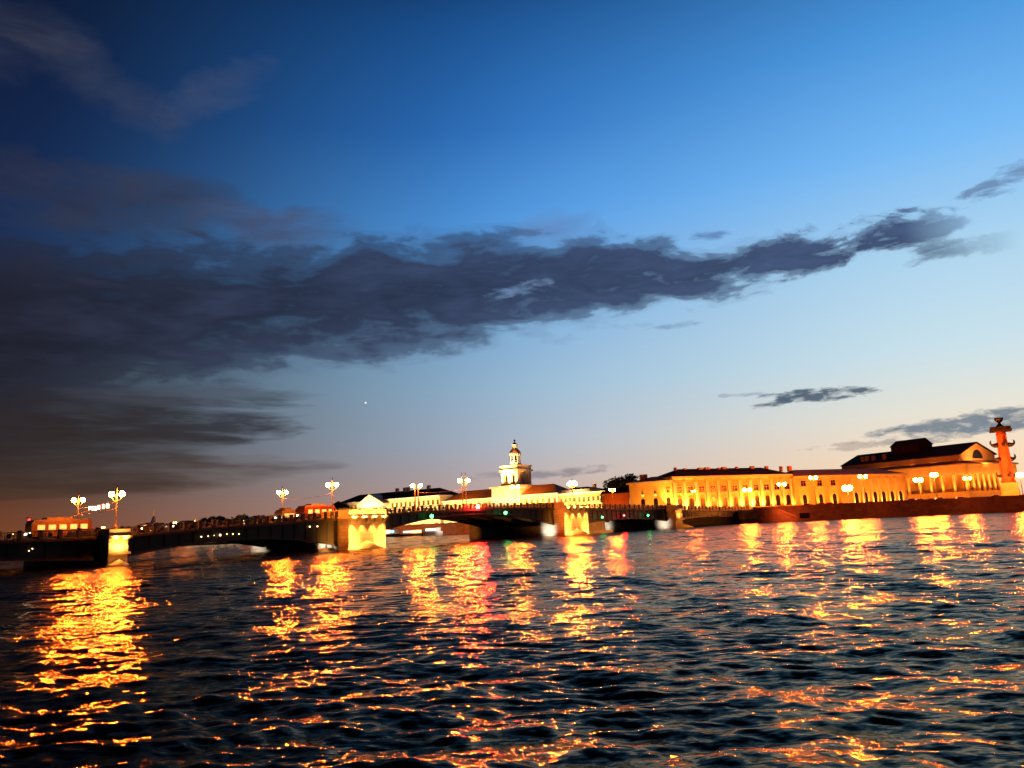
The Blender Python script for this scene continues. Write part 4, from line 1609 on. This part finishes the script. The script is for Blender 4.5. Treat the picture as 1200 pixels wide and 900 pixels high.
# ------------------------------------------------------------------ sky
def make_sky():
    w = bpy.data.worlds.new('World')
    sc.world = w
    w.use_nodes = True
    t = NT(w.node_tree)
    w.node_tree.nodes.clear()
    out = t.n('ShaderNodeOutputWorld')
    bg = t.n('ShaderNodeBackground')
    tc = t.n('ShaderNodeTexCoord')
    sp = t.n('ShaderNodeSeparateXYZ')
    t.l(tc.outputs['Generated'], sp.inputs[0])
    x, y, z = sp.outputs
    el = t.m('MULTIPLY', t.m('ARCSINE', z), 180 / PI)
    az = t.m('MULTIPLY', t.m('ARCTAN2', x, y), 180 / PI)
    e01 = t.m('DIVIDE', el, 50.0, clamp=True)

    def column(pts):
        return t.ramp(e01, [(e / 50, lin(*c)) for e, c in pts])

    cl = column([(0, (126, 66, 36)), (2.0, (104, 60, 40)), (4, (60, 44, 38)), (6, (44, 38, 40)), (11, (38, 43, 56)), (17, (26, 50, 88)), (23, (12, 34, 74)), (29, (8, 26, 60)), (36, (5, 16, 40)), (44, (3, 9, 22)), (50, (2, 6, 16))])
    cm = column([(0, (200, 160, 140)), (2.5, (188, 168, 165)), (6, (166, 180, 200)), (10, (146, 182, 210)), (16, (112, 166, 218)), (22, (76, 150, 224)), (28, (42, 112, 190)), (35, (22, 82, 148)), (40, (7, 30, 62)), (46, (2, 7, 16)), (50, (1, 3, 7))])
    cr = column([(0, (252, 212, 166)), (3, (247, 220, 188)), (6, (230, 226, 212)), (10, (200, 224, 234)), (16, (172, 212, 238)), (23, (116, 184, 244)), (30, (74, 150, 220)), (38, (30, 90, 152)), (42, (18, 56, 100)), (48, (3, 11, 24)), (50, (2, 5, 12))])
    def sstep(a_, b_):
        nd = t.n('ShaderNodeMapRange', interpolation_type='SMOOTHSTEP')
        t.l(az, nd.inputs['Value'])
        nd.inputs['From Min'].default_value = a_
        nd.inputs['From Max'].default_value = b_
        return nd.outputs[0]

    fl = sstep(-36, 8)
    fr = sstep(-8, 34)
    s1 = t.mix(fl, cl, cm)
    sky = t.mix(fr, s1, cr)
    # dark eastern sky behind the viewer
    back = t.m('DIVIDE', t.m('SUBTRACT', t.m('ABSOLUTE', az), 50), 50, clamp=True)
    sky = t.mix(back, sky, (.0022, .0036, .008))

    # noise in (az, el) space
    cb = t.n('ShaderNodeCombineXYZ')
    t.l(az, cb.inputs[0])
    t.l(el, cb.inputs[1])

    def noise(sx_, sy_, rot, detail, rough=.55, off=(0, 0), dist=0.0):
        mp = t.n('ShaderNodeMapping')
        mp.inputs['Scale'].default_value = (sx_, sy_, 1)
        mp.inputs['Rotation'].default_value = (0, 0, rad(rot))
        mp.inputs['Location'].default_value = (*off, 0)
        t.l(cb.outputs[0], mp.inputs[0])
        no = t.n('ShaderNodeTexNoise', noise_dimensions='2D')
        no.inputs['Scale'].default_value = 1
        no.inputs['Detail'].default_value = detail
        no.inputs['Roughness'].default_value = rough
        no.inputs['Distortion'].default_value = dist
        t.l(mp.outputs[0], no.inputs['Vector'])
        return no.outputs[0]

    n_big = noise(.075, .17, 3, 4, .55, (3.1, 1.7), .1)
    n_fine = noise(.15, .55, -8, 5, .55, (7.7, 2.2), .3)
    n_wisp = noise(.14, .3, 12, 5, .58, (1.3, 9.2), .25)
    n_str = noise(.1, .85, -3, 5, .6, (4.4, 4.4), .15)
    n_small = noise(.55, 1.9, 3, 4, .6, (2.4, 6.1), .2)

    def ae(px, py):
        d = ray(px, py).normalized()
        return math.degrees(math.atan2(d.x, d.y)), math.degrees(math.asin(d.z))

    def curve(pts):
        """piecewise function of azimuth, pts (az, value 0..1)"""
        a01 = t.m('DIVIDE', t.m('ADD', az, 45), 90, clamp=True)
        return t.ramp(a01, [((a + 45) / 90, v) for a, v in pts], 'B_SPLINE' if False else 'LINEAR')

    # main cloud bank: centre line and half height as functions of azimuth
    tops = [(0, 285), (100, 282), (200, 292), (300, 288), (400, 282), (500, 278), (600, 272), (700, 276), (800, 285), (900, 285), (1000, 250), (1100, 250), (1160, 268)]
    bots = [(0, 520), (100, 470), (200, 440), (300, 432), (400, 420), (500, 405), (600, 390), (700, 374), (800, 362), (900, 330), (1000, 302), (1100, 300), (1160, 292)]
    cpts, hpts = [], []
    for (xa_, ta), (xb_, tb_) in zip(tops, bots):
        a1, e1 = ae(xa_, ta)
        a2, e2 = ae(xb_, tb_)
        cpts.append(((a1 + a2) / 2, (e1 + e2) / 2 / 50))
        hpts.append(((a1 + a2) / 2, (e1 - e2) / 2 / 20))
    ctr = t.m('MULTIPLY', curve(cpts), 50.0)
    hgt = t.m('MULTIPLY', curve(hpts), 20.0)
    dv = t.m('DIVIDE', t.m('SUBTRACT', el, ctr), t.m('MAXIMUM', hgt, .35))
    nz = t.m('ADD', t.m('MULTIPLY', t.m('SUBTRACT', n_big, .5), .9), t.m('MULTIPLY', t.m('SUBTRACT', n_fine, .5), 1.7))
    prof = t.m('SUBTRACT', 1.0, t.m('POWER', t.m('ABSOLUTE', dv), 1.6))
    tipw = curve([(-45, .4), (5, .55), (16, 1.0), (24, 1.7), (45, 1.7)])
    n_puff = noise(.2, .62, -7, 6, .58, (5.2, 8.8), .25)
    nz = t.m('ADD', nz, t.m('MULTIPLY', t.m('MULTIPLY', t.m('SUBTRACT', n_puff, .5), 3.6), tipw))
    nz = t.m('ADD', nz, curve([(-45, .55), (-20, .5), (0, .36), (14, .3), (27, .35), (45, 0)]))
    dens = t.m('MULTIPLY', t.m('ADD', t.m('ADD', prof, nz), .12), .74, clamp=True)
    dens = t.ramp(dens, [(0, 0), (.25, .12), (.6, .7), (1, .97)], 'EASE')
    # fades out at its right-hand tip
    dens = t.m('MULTIPLY', dens, curve([(-45, 1), (28, 1), (ae(1172, 280)[0] + 1, .0), (45, 0)]))
    n_in = t.ramp(t.m('ADD', t.m('MULTIPLY', n_fine, .6), t.m('MULTIPLY', n_puff, .4)), [(.34, 0.0), (.7, 1.0)])
    ccol = t.mix(n_in, t.mix(t.m('DIVIDE', t.m('ADD', az, 36), 60, clamp=True), lin(16, 16, 26), lin(34, 46, 78)),
                 t.mix(t.m('DIVIDE', t.m('ADD', az, 36), 60, clamp=True), lin(36, 37, 54), lin(66, 86, 128)))
    sky = t.mix(dens, sky, ccol)

    def blob(px, py, wpx, hpx, tilt, nsrc, namp, gain, dark, light, mx=.9):
        nonlocal sky
        a_, e_ = ae(px, py)
        mp = t.n('ShaderNodeMapping', vector_type='TEXTURE')
        mp.inputs['Location'].default_value = (a_, e_, 0)
        mp.inputs['Rotation'].default_value = (0, 0, rad(tilt))
        mp.inputs['Scale'].default_value = (wpx / 16.5, hpx / 16.5, 1)
        t.l(cb.outputs[0], mp.inputs[0])
        dt = t.n('ShaderNodeVectorMath', operation='DOT_PRODUCT')
        t.l(mp.outputs[0], dt.inputs[0])
        t.l(mp.outputs[0], dt.inputs[1])
        d = t.m('SUBTRACT', t.m('MULTIPLY_ADD', nsrc, namp, 1 - namp / 2), dt.outputs['Value'])
        d = t.m('MULTIPLY', t.m('MULTIPLY', d, gain, clamp=True), mx)
        sky = t.mix(d, sky, t.mix(n_fine, lin(*dark), lin(*light)))

    # faint wisps high on the left
    blob(130, 235, 260, 42, 2, n_wisp, 3.0, .8, (36, 36, 50), (62, 64, 80), .7)
    blob(330, 262, 120, 30, 0, n_wisp, 3.0, .8, (52, 56, 80), (84, 96, 130), .75)
    blob(110, 95, 100, 34, -12, n_wisp, 3.0, .7, (44, 48, 66), (92, 96, 112), .36)
    blob(20, 45, 70, 50, 10, n_wisp, 3.0, .7, (40, 44, 60), (84, 88, 104), .4)
    blob(262, 105, 75, 26, 22, n_wisp, 3.2, .7, (56, 66, 92), (92, 102, 128), .42)
    blob(655, 264, 60, 22, 5, n_wisp, 2.6, .7, (80, 104, 152), (112, 142, 190), .6)
    # layered streaks below the bank on the left
    blob(210, 497, 170, 26, 1, n_str, 3.6, 1.1, (28, 28, 38), (50, 52, 64), .85)
    blob(60, 520, 190, 60, 0, n_str, 2.6, .9, (32, 25, 27), (46, 38, 40), .85)
    blob(230, 462, 130, 14, 1, n_str, 3.4, 1.0, (48, 50, 62), (76, 82, 98), .55)
    blob(110, 560, 250, 24, 2, n_str, 2.8, .8, (50, 36, 31), (70, 53, 45), .7)
    # small clouds low on the right
    blob(958, 462.5, 70, 7.5, -1, n_small, 3.4000000000000004, 1.3, (52, 70, 92), (84, 104, 124), .95)
    blob(912, 471, 30, 5.5, 10, n_small, 3.2, 1.2, (60, 80, 100), (96, 116, 134), .9)
    blob(1120, 499, 95, 13, 5, n_small, 3.2, 1.1, (92, 106, 124), (128, 142, 156), .95)
    blob(1200, 494, 60, 9, 3, n_small, 3.2, 1.1, (96, 110, 128), (130, 145, 160), .9)
    blob(868, 463, 30, 3, -2, n_small, 3.7, 1.5, (130, 150, 170), (150, 165, 185), .6)
    blob(1010, 522, 60, 5, 0, n_small, 4.2, 1.5, (170, 155, 150), (190, 175, 165), .7)
    blob(650, 554, 70, 6, 2, n_small, 3.5999999999999996, .9, (128, 122, 134), (145, 138, 148), .8)
    blob(575, 558, 30, 5, 2, n_small, 3.5999999999999996, .9, (130, 122, 132), (145, 138, 148), .7)
    blob(1165, 216, 50, 11, 14, n_small, 4.4, .8, (82, 110, 150), (110, 140, 180), .8)
    blob(830, 276, 24, 8, 0, n_small, 3.7, .8, (70, 104, 156), (96, 130, 180), .7)
    blob(790, 382, 34, 4, 4, n_small, 3.5999999999999996, .9, (90, 120, 160), (120, 150, 190), .6)
    # bright gap in the bank
    blob(610, 339, 42, 7, 8, n_small, 4.4, .6, (90, 126, 176), (150, 180, 214), .75)
    # evening star
    a_, e_ = ae(428.5, 472)
    da = t.m('SUBTRACT', az, a_)
    de = t.m('SUBTRACT', el, e_)
    st = t.m('LESS_THAN', t.m('ADD', t.m('MULTIPLY', da, da), t.m('MULTIPLY', de, de)), .0045)
    sky = t.mix(st, sky, (1.0, 1.0, .95))

    # physical twilight sky underneath
    ns = t.n('ShaderNodeTexSky', sky_type='NISHITA')
    ns.sun_disc = False
    ns.sun_elevation = rad(-3)
    ns.sun_rotation = rad(35)
    add = t.mix(.06, sky, ns.outputs[0], 'ADD')
    t.l(add, bg.inputs[0])
    bg.inputs[1].default_value = 1.0
    w.cycles.sampling_method = 'NONE'
    t.l(bg.outputs[0], out.inputs[0])


make_sky()

# ------------------------------------------------------------------ render settings
vs_ = sc.view_settings
vs_.view_transform = 'Standard'
vs_.look = 'None'
vs_.exposure = 0
vs_.gamma = 1
vs_.use_curve_mapping = False
cy_ = sc.cycles
cy_.use_denoising = True
cy_.max_bounces = 4
cy_.diffuse_bounces = 1
cy_.glossy_bounces = 3
cy_.transmission_bounces = 1
cy_.caustics_reflective = False
cy_.caustics_refractive = False
cy_.use_light_tree = True
cy_.use_adaptive_sampling = True
cy_.adaptive_threshold = .03
cy_.sample_clamp_indirect = 12
